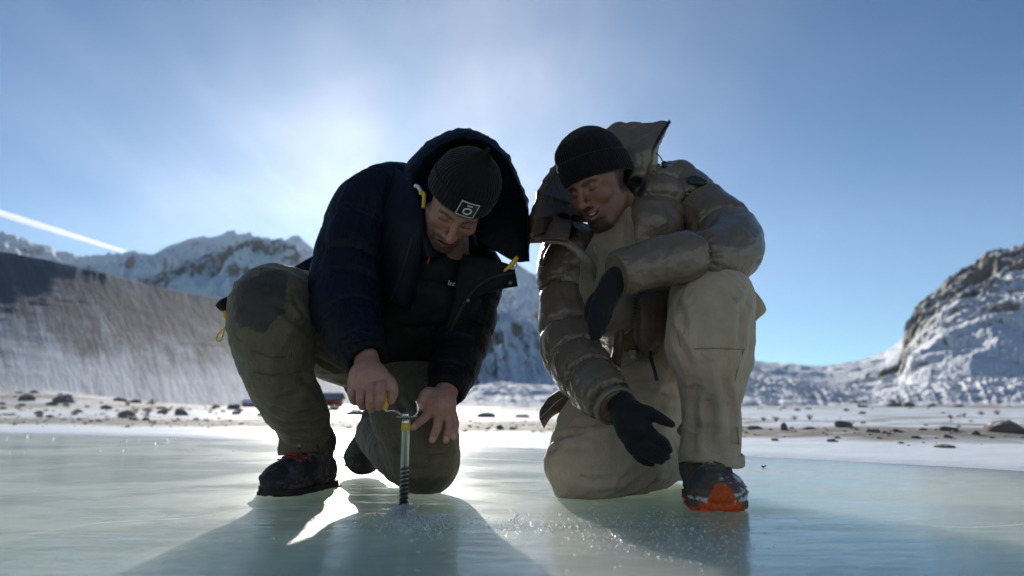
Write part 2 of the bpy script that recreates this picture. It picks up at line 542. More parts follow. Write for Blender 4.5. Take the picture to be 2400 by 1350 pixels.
def mountain(name, prof, d0, d1, base_py, mat, label, amp=0.12, nfreq=1.0, shape=1.0, cols=420, rowsn=150, back=0.35,
             gully=0.0, snow_fn=None, seed=0.0, side=0.0, jag=3.0, rock=(0, 1)):
    """Slope that climbs from distance d0 to a ridge at d1; ridge heights come from prof (photo columns -> ridge rows)."""
    px = np.array([p[0] for p in prof], float); py = np.array([p[1] for p in prof], float)
    c = np.linspace(px[0], px[-1], cols)
    t = np.concatenate([np.linspace(0, 1, rowsn), np.linspace(1, 1 + back, max(6, rowsn // 8))[1:]])
    C, T = np.meshgrid(c, t)
    ridge_py = np.interp(C, px, py)
    q1 = np.stack([C * 0.03 + seed, np.zeros_like(C), np.zeros_like(C)], -1).reshape(-1, 3)
    ridge_py = ridge_py + jag * fbm(q1, 4).reshape(C.shape) * sstep(0.75, 1.0, T)
    ta = (C - 1200) / F / CP
    D = d0 + (d1 - d0) * T + side * (C - px[0])
    Zr = CAM_H + D * (955 - ridge_py) / F * 1.0 / (CP * CP) / (1 + 0.0)
    zr1 = CAM_H + (d1 + side * (C - px[0])) * np.tan(PITCH + np.arctan((675 - ridge_py) / F))
    zb = CAM_H + (d0 + side * (C - px[0])) * np.tan(PITCH + np.arctan((675 - base_py) / F))
    tt = np.minimum(T, 1.0)
    z = zb + (zr1 - zb) * tt ** shape
    z = z - np.maximum(T - 1, 0) * (zr1 - zb) * 1.4
    Xw = D * ta
    q = np.stack([Xw, D, np.full_like(D, seed)], -1).reshape(-1, 3) * nfreq / max(d1 - d0, 1) * 5.0
    n = ridged(q + seed, 6, 0.52).reshape(C.shape) - 0.9
    env = np.sin(np.clip(tt, 0, 1) * math.pi) ** 0.7 * (T <= 1) + 0.12 * (T > 1)
    z = z + n * amp * (zr1 - zb) * env
    if gully:
        qq = np.stack([C * 0.035 + 2.2 * T + seed, T * 0.9, np.zeros_like(C)], -1).reshape(-1, 3)
        z = z - gully * (zr1 - zb) * np.abs(fbm(qq, 4)).reshape(C.shape) * env
    if rock[0]:       # broken ledges and blocks, pushed out of the slope
        q3 = np.stack([Xw, D, z * 1.3], -1).reshape(-1, 3) / rock[1] + seed
        n3_ = (ridged(q3, 6, 0.55).reshape(C.shape) - 0.8) * rock[0] * (np.clip(env, 0, 1) * 0.8 + 0.2)
        D2 = D - n3_; Xw = Xw * D2 / D; D = D2
        z = z + 0.5 * n3_
    V = np.stack([Xw, D, z], -1).reshape(-1, 3)
    R_, C_ = C.shape
    idx = np.arange(R_ * C_).reshape(R_, C_)
    Fq = np.stack([idx[:-1, :-1], idx[:-1, 1:], idx[1:, 1:], idx[1:, :-1]], -1).reshape(-1, 4)
    snow = np.zeros_like(C) if snow_fn is None else snow_fn(C, T, ridge_py)
    me = make_mesh(name, V, Fq, attrs={'fall': T.ravel(), 'along': ((C - 1200) / 1200).ravel(), 'snow': snow.ravel()})
    return obj(name, me, mat, kind='structure', label=label)


far_mat = mountain_mat('far_mountain', (0.13, 0.115, 0.108), (0.22, 0.19, 0.17), 0.30, 0.15, 0.16)
mountain('far_mountains',
         [(-900, 520), (-300, 520), (0, 548), (60, 567), (130, 590), (190, 604), (250, 598), (305, 592), (350, 598), (395, 572), (440, 560), (480, 560),
          (520, 545), (560, 549), (610, 560), (655, 566), (690, 555), (735, 585), (800, 640), (900, 650), (1000, 640), (1100, 640), (1160, 640), (1210, 622),
          (1255, 645), (1300, 690), (1400, 740), (1500, 790), (1600, 820), (1700, 845), (1800, 872)],
         1500, 3800, 955, far_mat, 'snow streaked mountain range behind the moraine wall', 0.16, 1.3, 1.1, 700, 200, jag=5, seed=3.3, gully=0.10)
shoulder_mat = mountain_mat('brown_shoulder', (0.14, 0.105, 0.086), (0.235, 0.180, 0.150), 0.12, 0.10, 0.3)
mountain('brown_mountain_shoulder', [(330, 660), (420, 640), (480, 612), (540, 585), (600, 572), (650, 570), (685, 590), (700, 620), (760, 650), (900, 690), (1100, 720), (1200, 790), (1320, 880)],
         1000, 1700, 955, shoulder_mat, 'reddish brown rocky shoulder below the far peaks', 0.20, 1.2, 0.8, 360, 120, seed=8.8, jag=5,
         snow_fn=lambda C, T, r: 0.25 * sstep(0.75, 0.35, T))
mid_mat = mountain_mat('valley_flank', (0.11, 0.10, 0.095), (0.19, 0.17, 0.155), 0.22, 0.45, 0.5)
mountain('valley_flank', [(900, 760), (1040, 720), (1120, 700), (1180, 715), (1250, 760), (1330, 800), (1450, 840), (1600, 870), (1800, 900)],
         500, 950, 957, mid_mat, 'blue shaded snowy flank seen between the two kneeling people', 0.16, 1.3, 0.9, 300, 110, seed=21.3, gully=0.25, jag=4)
moraine_mat = mountain_mat('moraine_gravel', (0.115, 0.118, 0.126), (0.160, 0.163, 0.172), -0.40, 0.0, 3.0, 0.4, 0.12, 0.86, True)


def moraine_snow(C, T, r):
    wav = fbm(np.stack([C.ravel() * 0.004, T.ravel() * 2.0, 0 * C.ravel()], 1), 3).reshape(C.shape)
    foot = sstep(0.62, 0.28, T + 0.25 * wav + 0.10 * np.sin(C * 0.005))
    top = 0.10 * sstep(0.93, 1.0, T)
    return foot * 0.40 + 0.15 * sstep(0.95, 0.45, T) + top - 0.30 * sstep(0.12, 0.02, T) * sstep(260, 60, C)


mountain('moraine_wall', [(-1200, 480), (-500, 545), (0, 590), (120, 612), (240, 640), (350, 668), (450, 688), (540, 702), (650, 722), (760, 750), (860, 790), (960, 840), (1080, 905)],
         95, 330, 972, moraine_mat, 'steep grey gravel moraine wall with snow streaks running down', 0.004, 2.0, 1.5, 800, 260, seed=5.1, gully=0.0, snow_fn=moraine_snow, jag=1.5)
glacier_mat = mountain_mat('glacier_snow', (0.22, 0.25, 0.30), (0.40, 0.45, 0.50), 0.55, 0.1, 0.3)
mountain('glacier', [(1450, 835), (1600, 842), (1700, 846), (1760, 850), (1850, 858), (1920, 862), (2000, 850), (2060, 832), (2120, 790), (2250, 760), (2500, 740)],
         700, 1500, 957, glacier_mat, 'pale glacier tongue filling the valley head', 0.10, 1.6, 0.6, 280, 100, seed=41.0, jag=2)
right_mat = mountain_mat('right_rock', (0.19, 0.180, 0.160), (0.30, 0.285, 0.255), 0.05, 0.0, 2.6, 0.9, 0.30, 0.66)
mountain('rocky_mountainside', [(1960, 930), (2030, 908), (2085, 885), (2100, 855), (2112, 790), (2150, 742), (2200, 703), (2235, 680), (2252, 665), (2280, 648), (2330, 622), (2400, 603), (2600, 560), (3000, 500), (3600, 470)],
         90, 420, 965, right_mat, 'steep rocky mountainside dusted with snow above the right shore', 0.035, 2.0, 0.85, 620, 260, seed=63.0, gully=0.0, jag=6, rock=(9.0, 34),
         snow_fn=lambda C, T, r: 0.16 * sstep(0.40, 0.10, T) - 0.16 * sstep(0.8, 1.0, T))
hill_mat = mountain_mat('moraine_hillocks', (0.12, 0.112, 0.105), (0.19, 0.175, 0.16), 0.22, 0.0, 3.2, 0.5)
mountain('moraine_hillocks', [(1000, 910), (1090, 918), (1130, 905), (1180, 900), (1240, 905), (1300, 908), (1450, 895), (1600, 880), (1700, 884), (1760, 886), (1850, 896), (1950, 912), (2020, 922), (2100, 905), (2200, 893), (2300, 890), (2400, 893), (2600, 885), (3200, 870)],
         40, 110, 972, hill_mat, 'low snow covered moraine hillocks at the foot of the glacier', 0.22, 3.0, 0.85, 700, 160, seed=77.0, gully=0.12, jag=7)

# the opposite side of the lake, behind the camera: sunlit snow slopes that light the shaded side of everything
bn, br = 120, 40
az = np.radians(np.linspace(78, 282, bn)); rad = np.geomspace(16, 420, br)
A, R = np.meshgrid(az, rad)
X = R * np.sin(A); Y = R * np.cos(A)
q = np.stack([X, Y, np.zeros_like(X)], -1).reshape(-1, 3)
Z = -0.05 + 0.4 * sstep(16, 24, R) + 120 * (np.clip(R - 24, 0, None) / 400) ** 1.15 + (ridged(q * 0.008, 5).reshape(X.shape) - 0.9) * 16 * sstep(30, 160, R)
idx = np.arange(bn * br).reshape(br, bn)
me = make_mesh('opposite_slope', np.stack([X, Y, Z], -1).reshape(-1, 3), np.stack([idx[:-1, :-1], idx[:-1, 1:], idx[1:, 1:], idx[1:, :-1]], -1).reshape(-1, 4),
               attrs={'fall': (R / 420).ravel(), 'along': (A / 3).ravel(), 'snow': np.full(R.size, 0.25)})
obj('opposite_slope', me, mountain_mat('opposite_rock', (0.13, 0.12, 0.11), (0.22, 0.20, 0.18), 0.15, 0.1, 0.8), kind='structure', label='snow slopes on the near side of the lake')

# thin valley haze in the air
V, Q, _ = box_corners((-7000, -700, -3), (7000, 4800, 1250))
hz = Mat('valley_haze'); hz.nt.nodes.remove(hz.b)
pv_ = hz.n('ShaderNodeVolumePrincipled')
pv_.inputs['Color'].default_value = (0.72, 0.85, 1.0, 1)
pv_.inputs['Density'].default_value = 0.000014
pv_.inputs['Anisotropy'].default_value = 0.5
hz.l(pv_.outputs[0], hz.out.inputs['Volume'])
obj('haze', make_mesh('haze', V, Q, smooth=False), hz.m, kind='stuff', label='thin blue haze in the valley air')
# ================================================================== SCULPTING TOOLS (signed distance -> mesh)


def rc(a, b, ra, rb):
    a = np.asarray(a, float); b = np.asarray(b, float); ab = b - a; L2 = max(float(ab @ ab), 1e-12)

    def f(p):
        h = np.clip(((p - a) @ ab) / L2, 0, 1)
        d = p - a - h[:, None] * ab
        return np.sqrt((d * d).sum(1)) - (ra + (rb - ra) * h)
    return f


def ell(c, r, R=None):
    c = np.asarray(c, float); r = np.asarray(r, float)

    def f(p):
        q = p - c
        if R is not None: q = q @ R
        k0 = np.sqrt(((q / r) ** 2).sum(1)); k1 = np.sqrt(((q / (r * r)) ** 2).sum(1)) + 1e-9
        return k0 * (k0 - 1) / k1
    return f


def catmull(pts, n):
    pts = np.asarray(pts, float)
    if len(pts) == 2:
        t = np.linspace(0, 1, n)[:, None]
        return pts[0] * (1 - t) + pts[1] * t
    e = np.vstack([2 * pts[0] - pts[1], pts, 2 * pts[-1] - pts[-2]])
    seg = len(pts) - 1
    t = np.linspace(0, seg - 1e-9, n); i = t.astype(int); u = (t - i)[:, None]
    p0, p1, p2, p3 = e[i], e[i + 1], e[i + 2], e[i + 3]
    return 0.5 * (2 * p1 + (p2 - p0) * u + (2 * p0 - 5 * p1 + 4 * p2 - p3) * u ** 2 + (3 * p1 - p0 - 3 * p2 + p3) * u ** 3)


class Tube:
    """limb through joints (x,y,z,r), smooth"""

    def __init__(self, joints, n=None):
        j = np.asarray(joints, float)
        n = n or max(2, (len(j) - 1) * 4 + 1)
        self.j = catmull(j, n)
        L_ = np.linalg.norm(np.diff(self.j[:, :3], axis=0), axis=1)
        self.s = np.concatenate([[0], np.cumsum(L_)])
        self.len = self.s[-1]

    def __call__(self, p):
        a, b = self.j[:-1], self.j[1:]
        ab = b[:, :3] - a[:, :3]; L2 = np.maximum((ab * ab).sum(1), 1e-12)
        keep = range(len(a))
        if 8 < len(p) < 6000:            # only the pieces of the limb near this little block of points
            lo, hi = p.min(0), p.max(0)
            c = (lo + hi) * 0.5; rad = float(np.linalg.norm(hi - lo)) * 0.5
            h = np.clip(((c - a[:, :3]) * ab).sum(1) / L2, 0, 1)
            dc = np.linalg.norm(c - a[:, :3] - h[:, None] * ab, axis=1) - (a[:, 3] + (b[:, 3] - a[:, 3]) * h)
            keep = np.nonzero(dc <= dc.min() + 2.3 * rad)[0]
        best = None
        for i in keep:
            q = p - a[i, :3]
            h = np.clip((q @ ab[i]) / L2[i], 0, 1)
            q -= h[:, None] * ab[i]
            d = np.sqrt(np.einsum('ij,ij->i', q, q)) - (a[i, 3] + (b[i, 3] - a[i, 3]) * h)
            best = d if best is None else np.minimum(best, d)
        return best

    def proj(self, p):
        best = np.full(len(p), 1e9); tt = np.zeros(len(p)); side = np.zeros(len(p), int)
        for i in range(len(self.j) - 1):
            a, b = self.j[i], self.j[i + 1]
            ab = b[:3] - a[:3]; L2 = max(float(ab @ ab), 1e-12)
            h = np.clip(((p - a[:3]) @ ab) / L2, 0, 1)
            d = p - a[:3] - h[:, None] * ab
            d = np.sqrt((d * d).sum(1)) - (a[3] + (b[3] - a[3]) * h)
            mk = d < best
            best = np.where(mk, d, best)
            tt = np.where(mk, self.s[i] + h * (self.s[i + 1] - self.s[i]), tt)
        return best, tt

    def at(self, s):
        """point and direction at arc length s"""
        x = np.array([np.interp(s, self.s, self.j[:, k]) for k in range(4)])
        x2 = np.array([np.interp(min(s + 0.01, self.len), self.s, self.j[:, k]) for k in range(3)])
        x1 = np.array([np.interp(max(s - 0.01, 0), self.s, self.j[:, k]) for k in range(3)])
        d = x2 - x1
        return x[:3], d / (np.linalg.norm(d) + 1e-9), x[3]


def J(px, py, D, r):
    p = P(px, py, D)
    return (p[0], p[1], p[2], r * mpp(px, py, D))


def TJ(*js, n=None):
    return Tube([J(*j) for j in js], n)


def local(prims, R, c):
    """prims given in a local frame"""
    R = np.asarray(R, float); c = np.asarray(c, float)
    return lambda p: combine(prims, (p - c) @ R)


def smin(a, b, k):
    if k <= 0: return np.minimum(a, b)
    h = np.maximum(k - np.abs(a - b), 0) / k
    return np.minimum(a, b) - h * h * k * 0.25


def combine(prims, p):
    d = np.full(len(p), 1e3)
    for f, op, k in prims:
        e = f(p)
        if op == 'u': d = smin(d, e, k)
        elif op == 's': d = -smin(-d, e, k)
        elif op == 'i': d = -smin(-d, -e, k)
    return d


def axis_nonuniform(lo, hi, coarse, fine_ranges):
    out = [lo]
    x = lo
    while x < hi:
        st = coarse
        for a, b, r in fine_ranges:
            if a - coarse < x < b: st = min(st, r)
        x += st
        out.append(x)
    return np.array(out)


def sdf_mesh(prims, lo, hi, res, fine=((), (), ()), B=8):
    ax = [axis_nonuniform(lo[i], hi[i], res, fine[i]) for i in range(3)]
    n = [len(a) for a in ax]
    # pad so blocks tile exactly
    for i in range(3):
        while (len(ax[i]) - 1) % B:
            ax[i] = np.append(ax[i], ax[i][-1] + res)
    n = [len(a) for a in ax]
    nb = [(k - 1) // B for k in n]
    cen = [0.5 * (a[0:-1:B] + a[B::B]) for a in ax]
    hal = [0.5 * (a[B::B] - a[0:-1:B]) for a in ax]
    Cx, Cy, Cz = np.meshgrid(*cen, indexing='ij'); Hx, Hy, Hz = np.meshgrid(*hal, indexing='ij')
    C = np.stack([Cx.ravel(), Cy.ravel(), Cz.ravel()], 1)
    H = np.sqrt(Hx ** 2 + Hy ** 2 + Hz ** 2).ravel()
    E = [f(C) for f, _, _ in prims]
    d = np.full(len(C), 1e3)
    for e, (f, op, k) in zip(E, prims):
        d = smin(d, e, k) if op == 'u' else (-smin(-d, e, k) if op == 's' else -smin(-d, -e, k))
    G = np.empty(n, dtype=np.float32)
    sgn = np.where(d < 0, -1.0, 1.0).reshape(nb)
    full = np.repeat(np.repeat(np.repeat(sgn, B, 0), B, 1), B, 2)
    G[:-1, :-1, :-1] = full
    G[-1] = 1; G[:, -1] = 1; G[:, :, -1] = 1
    act = np.nonzero(np.abs(d) < H * 1.45 + 0.004)[0]
    for bi in act:
        i, j, k = np.unravel_index(bi, nb)
        sx, sy, sz = slice(i * B, i * B + B + 1), slice(j * B, j * B + B + 1), slice(k * B, k * B + B + 1)
        gx, gy, gz = np.meshgrid(ax[0][sx], ax[1][sy], ax[2][sz], indexing='ij')
        p = np.stack([gx.ravel(), gy.ravel(), gz.ravel()], 1)
        h = H[bi] * 1.35
        dd = np.full(len(p), 1e3)
        for e, (f, op, kk) in zip(E, prims):
            if op == 'u':
                if e[bi] - h - kk > max(d[bi], 0) + h: continue
                dd = smin(dd, f(p), kk)
            elif op == 's':
                if e[bi] > kk + 2 * h: continue
                dd = -smin(-dd, f(p), kk)
            else:
                dd = -smin(-dd, -f(p), kk)
        G[sx, sy, sz] = dd.reshape(gx.shape)
    return surface_nets(G, ax)


_CORN = np.array([(i, j, k) for i in (0, 1) for j in (0, 1) for k in (0, 1)])
_EDG = [(a, b) for a in range(8) for b in range(a + 1, 8) if np.abs(_CORN[a] - _CORN[b]).sum() == 1]


def surface_nets(G, ax):
    S = (G < 0)
    s8 = S.astype(np.uint8)
    cnt = sum(s8[i:G.shape[0] - 1 + i, j:G.shape[1] - 1 + j, k:G.shape[2] - 1 + k] for i, j, k in _CORN)
    I = np.argwhere((cnt > 0) & (cnt < 8))
    vid = np.full([s - 1 for s in G.shape], -1, dtype=np.int64)
    vid[I[:, 0], I[:, 1], I[:, 2]] = np.arange(len(I))
    vals = np.stack([G[I[:, 0] + c[0], I[:, 1] + c[1], I[:, 2] + c[2]] for c in _CORN], 1).astype(np.float64)
    acc = np.zeros((len(I), 3)); num = np.zeros(len(I))
    for a, b in _EDG:
        va, vb = vals[:, a], vals[:, b]
        cr = (va < 0) != (vb < 0)
        t = np.where(cr, va / np.where(cr, va - vb, 1), 0)
        t = np.clip(t, 0.02, 0.98)
        pt = _CORN[a] + t[:, None] * (_CORN[b] - _CORN[a])
        acc += np.where(cr[:, None], pt, 0); num += cr
    loc = acc / num[:, None]
    V = np.empty((len(I), 3))
    for k in range(3):
        A = ax[k]
        V[:, k] = A[I[:, k]] + loc[:, k] * (A[I[:, k] + 1] - A[I[:, k]])
    quads = []
    for axn in range(3):
        o = [0, 1, 2]; o.remove(axn); u, v = o
        sl0 = [slice(None)] * 3; sl1 = [slice(None)] * 3
        sl0[axn] = slice(0, -1); sl1[axn] = slice(1, None)
        ch = S[tuple(sl0)] != S[tuple(sl1)]
        E = np.argwhere(ch)
        E = E[(E[:, u] > 0) & (E[:, v] > 0) & (E[:, u] < G.shape[u] - 1) & (E[:, v] < G.shape[v] - 1)]
        if not len(E): continue
        ins = S[E[:, 0], E[:, 1], E[:, 2]]

        def idx(du, dv):
            q = E.copy(); q[:, u] += du; q[:, v] += dv
            return vid[q[:, 0], q[:, 1], q[:, 2]]
        q = np.stack([idx(-1, -1), idx(0, -1), idx(0, 0), idx(-1, 0)], 1)
        flip = ins if axn != 1 else ~ins
        q = np.where(flip[:, None], q, q[:, ::-1])
        q = q[(q >= 0).all(1)]
        quads.append(q)
    return V, np.concatenate(quads)


def normals(V, Fq):
    a = V[Fq[:, 0]]; b = V[Fq[:, 1]]; c = V[Fq[:, 2]]; d = V[Fq[:, 3]]
    n = np.cross(c - a, d - b)
    N = np.zeros_like(V)
    for k in range(4):
        for x in range(3):
            N[:, x] += np.bincount(Fq[:, k], n[:, x], minlength=len(V))
    return N / (np.linalg.norm(N, axis=1)[:, None] + 1e-12)


def relax(V, Fq, it=2, w=0.5):
    E = np.concatenate([Fq[:, [0, 1]], Fq[:, [1, 2]], Fq[:, [2, 3]], Fq[:, [3, 0]]])
    E = np.concatenate([E, E[:, ::-1]])
    num = np.bincount(E[:, 0], minlength=len(V))
    for _ in range(it):
        A = np.stack([np.bincount(E[:, 0], V[E[:, 1], x], minlength=len(V)) for x in range(3)], 1) / np.maximum(num, 1)[:, None]
        V = V + (A - V) * w
    return V


def bounds(prims, guess_lo, guess_hi, step=0.03):
    ax = [np.arange(guess_lo[i], guess_hi[i] + step, step) for i in range(3)]
    X, Y, Z = np.meshgrid(*ax, indexing='ij')
    p = np.stack([X.ravel(), Y.ravel(), Z.ravel()], 1)
    d = combine(prims, p)
    q = p[d < step * 1.1]
    return q.min(0) - step, q.max(0) + step


def hit(prims, px, py, near=0.6, off=0.0):
    """where the sight line through a photo pixel meets a sculpted surface"""
    o = np.array((0, 0, CAM_H)); t = P(px, py, 1.0) - o; t /= np.linalg.norm(t)
    s = near
    for _ in range(80):
        d = combine(prims, (o + t * s)[None])[0]
        s += max(d, 0.0) * 0.8
        if d < 5e-4: break
        if s > 6: return None
    return o + t * (s - off)


def grad(prims, p, e=0.003):
    p = np.asarray(p, float)
    q = np.concatenate([p + np.eye(3) * e, p - np.eye(3) * e])
    d = combine(prims, q)
    g = d[:3] - d[3:]
    return g / (np.linalg.norm(g) + 1e-12)


# ---------------------------------------------------------------- cloth relief, applied along the surface normal
def wrinkles(V, N, amp, scale, dirv=None, stretch=4.0, oct=3, seed=0.0, sharp=True):
    q = V * scale + seed
    if dirv is not None:
        dirv = np.asarray(dirv, float); dirv = dirv / np.linalg.norm(dirv)
        c = (q @ dirv)[:, None] * dirv
        q = q - c + c / stretch        # long folds run along dirv
    n = fbm(q, oct)
    if sharp: n = 0.6 - 2.0 * np.abs(n)
    return V + N * (amp * n)[:, None]


def quilt(V, N, tube, seams, depth=0.012, width=0.018, pucker=0.003, pfreq=60.0, seed=0.0):
    """baffles of a down sleeve: stitched rings at arc lengths `seams`, puckered fabric beside them"""
    d, t = tube.proj(V)
    seams = np.asarray(seams, float)
    ds = np.min(np.abs(t[:, None] + 0.006 * fbm(V * 9 + seed, 2)[:, None] - seams[None]), axis=1)
    prof = np.exp(-ds / width)
    ax_ = np.stack([np.interp(t, tube.s, tube.j[:, k]) for k in range(3)], 1)
    u = V - ax_; u /= np.linalg.norm(u, axis=1)[:, None] + 1e-9
    which = np.argmin(np.abs(t[:, None] - seams[None]), axis=1)
    # gathers radiate from the stitching along the limb
    g = noise3(u * 8.5 + which[:, None] * 5.3 + seed) + 0.6 * noise3(u * 19.0 + which[:, None] * 3.1 + seed)
    V = V - N * (depth * prof)[:, None]
    V = V + N * (pucker * g * np.exp(-ds / (width * 2.6)))[:, None]
    V = V + N * (pucker * 0.25 * noise3(V * np.array((16, 16, 16)) + seed))[:, None]
    return V


def plane_seams(V, N, planes, depth, width, pucker=0.002, pfreq=70.0, seed=0.0, mask=None):
    """stitched lines where planes (point, normal) cut the cloth"""
    dsm = np.full(len(V), 9.0)
    for c, nn in planes:
        nn = np.asarray(nn, float); nn = nn / np.linalg.norm(nn)
        dsm = np.minimum(dsm, np.abs((V - np.asarray(c)) @ nn + 0.008 * fbm(V * 7 + seed, 2)))
    prof = np.exp(-(dsm / width) ** 1.2)
    if mask is not None: prof = prof * mask
    n = noise3(V * pfreq + seed)
    return V - N * (depth * prof)[:, None] + N * (pucker * n * np.exp(-dsm / (width * 1.6)))[:, None]


def creases(V, Q, prims, lines, depth=0.008, w=0.006):
    """sharp folds pressed into cloth along lines, with a raised roll beside each"""
    N = normals(V, Q)
    for line in lines:
        pts = [hit(prims, x, y) for x, y in line]
        pts = [p for p in pts if p is not None]
        if len(pts) < 2: continue
        c = catmull(np.array(pts), 24)
        near = np.nonzero(((V > c.min(0) - 0.06) & (V < c.max(0) + 0.06)).all(1))[0]
        if not len(near): continue
        d2 = ((V[near][:, None] - c[None]) ** 2).sum(2)
        k = d2.argmin(1); d = np.sqrt(d2[np.arange(len(near)), k])
        fade = np.sin(np.clip(k / 23.0, 0.02, 0.98) * math.pi) ** 0.5
        off = fade * (-depth * np.exp(-d / w) + 0.55 * depth * np.exp(-((d - 2.6 * w) / (1.3 * w)) ** 2))
        V[near] += N[near] * off[:, None]
    return V


def sheet(rows, nu=40, nv=30, thick=0.012, puff=0.0, noise=0.003, nscale=18, seed=0.0, closed=False):
    """padded cloth panel through rows of (px,py,D) points, with real thickness"""
    G = np.array([[P(*p) for p in r] for r in rows])       # rows x cols x 3
    G = np.array([catmull(r, nu) for r in G])
    G = np.array([catmull(G[:, i], nv) for i in range(nu)]).transpose(1, 0, 2)   # nv x nu x 3
    du = np.gradient(G, axis=1); dv = np.gradient(G, axis=0)
    N = np.cross(du, dv); N /= np.linalg.norm(N, axis=2)[..., None] + 1e-12
    q = G.reshape(-1, 3) * nscale + seed
    rel = (fbm(q, 3) * noise).reshape(nv, nu)
    uu = np.linspace(0, 1, nu)[None]; vv = np.linspace(0, 1, nv)[:, None]
    prof = (np.clip(4 * uu * (1 - uu), 0, 1) ** 0.35) * (np.clip(4 * vv * (1 - vv), 0, 1) ** 0.35)
    h = thick * (0.25 + 0.75 * prof) * 0.5 + puff * prof
    A = G + N * (h + rel)[..., None]; Bk = G - N * (h * 0.8 - rel)[..., None]
    V = np.concatenate([A.reshape(-1, 3), Bk.reshape(-1, 3)])
    idx = np.arange(nv * nu).reshape(nv, nu)
    f = np.stack([idx[:-1, :-1], idx[:-1, 1:], idx[1:, 1:], idx[1:, :-1]], -1).reshape(-1, 4)
    off = nv * nu
    fb = f[:, ::-1] + off
    ring = np.concatenate([idx[0, :], idx[1:, -1], idx[-1, ::-1][1:], idx[::-1, 0][1:-1]])
    nxt = np.roll(ring, -1)
    rim = np.stack([ring, ring + off, nxt + off, nxt], 1)
    return V, np.concatenate([f, fb, rim])


def tube_mesh(pts, r, seg=8, caps=True, taper=None):
    """round cord / wire along points"""
    pts = np.asarray(pts, float); n = len(pts)
    T = np.gradient(pts, axis=0); T /= np.linalg.norm(T, axis=1)[:, None] + 1e-12
    up = np.array((0.31, 0.22, 0.92)); V = []
    rr = np.full(n, r) if np.isscalar(r) else np.asarray(r, float)
    a = np.linspace(0, 2 * math.pi, seg, endpoint=False)
    u = np.cross(T[0], up); u /= np.linalg.norm(u)
    for i in range(n):
        u = u - T[i] * (u @ T[i]); u /= np.linalg.norm(u) + 1e-12
        v = np.cross(T[i], u)
        V.append(pts[i] + rr[i] * (np.cos(a)[:, None] * u + np.sin(a)[:, None] * v))
    V = np.concatenate(V)
    idx = np.arange(n * seg).reshape(n, seg); nx = np.roll(idx, -1, 1)
    f = np.stack([idx[:-1], nx[:-1], nx[1:], idx[1:]], -1).reshape(-1, 4)
    f3 = None
    if caps:
        V = np.vstack([V, pts[0], pts[-1]])
        c0, c1 = n * seg, n * seg + 1
        f3 = np.concatenate([np.stack([nx[0], idx[0], np.full(seg, c0)], 1), np.stack([idx[-1], nx[-1], np.full(seg, c1)], 1)])
    return V, f, f3


def merge(parts):
    Vs, Q, T, o = [], [], [], 0
    for V, q, t in parts:
        Vs.append(V)
        if q is not None and len(q): Q.append(np.asarray(q) + o)
        if t is not None and len(t): T.append(np.asarray(t) + o)
        o += len(V)
    return np.concatenate(Vs), (np.concatenate(Q) if Q else None), (np.concatenate(T) if T else None)


def box_mesh(c, ax, size):
    c = np.asarray(c, float); ax = np.asarray(ax, float)
    V = np.array([c + ax[0] * size[0] * i + ax[1] * size[1] * j + ax[2] * size[2] * k for i in (-.5, .5) for j in (-.5, .5) for k in (-.5, .5)])
    q = np.array([(0, 1, 3, 2), (4, 6, 7, 5), (0, 4, 5, 1), (2, 3, 7, 6), (0, 2, 6, 4), (1, 5, 7, 3)])
    return V, q, None


def rot(yaw, pitch, roll):
    y, p, r = map(math.radians, (yaw, pitch, roll))
    Rx = np.array([[1, 0, 0], [0, math.cos(p), -math.sin(p)], [0, math.sin(p), math.cos(p)]])
    Rz = np.array([[math.cos(y), -math.sin(y), 0], [math.sin(y), math.cos(y), 0], [0, 0, 1]])
    Ry = np.array([[math.cos(r), 0, math.sin(r)], [0, 1, 0], [-math.sin(r), 0, math.cos(r)]])
    return Ry @ Rz @ Rx
# ================================================================== PEOPLE: shared pieces
def colour_mat(name, rough=0.6, bump=None, sheen=0.0, vary=0.2, vscale=60, spec=0.5, coat=0.0, sss=0.0):
    """albedo comes from the vertex colours of the piece, broken up by fine noise"""
    m = Mat(name)
    c = m.attr('Col', 'Color')
    nz = m.rng(m.noise(vscale, 5, 0.6), 0.25, 0.75, 1 - vary, 1 + vary)
    v = m.n('ShaderNodeVectorMath', operation='SCALE'); m.l(c, v.inputs[0]); m.l(nz, v.inputs['Scale'])
    m.set(Base_Color=v.outputs[0], Roughness=rough)
    m.b.inputs['Specular IOR Level'].default_value = spec
    m.b.inputs['Sheen Weight'].default_value = sheen
    m.b.inputs['Coat Weight'].default_value = coat
    if sss:
        m.b.inputs['Subsurface Weight'].default_value = sss
        m.b.inputs['Subsurface Radius'].default_value = (0.012, 0.005, 0.003)
        m.b.inputs['Subsurface Scale'].default_value = 1.0
    if bump:
        m.bump(m.noise(bump[0], 4, 0.65), bump[1], bump[2])
    return m.m


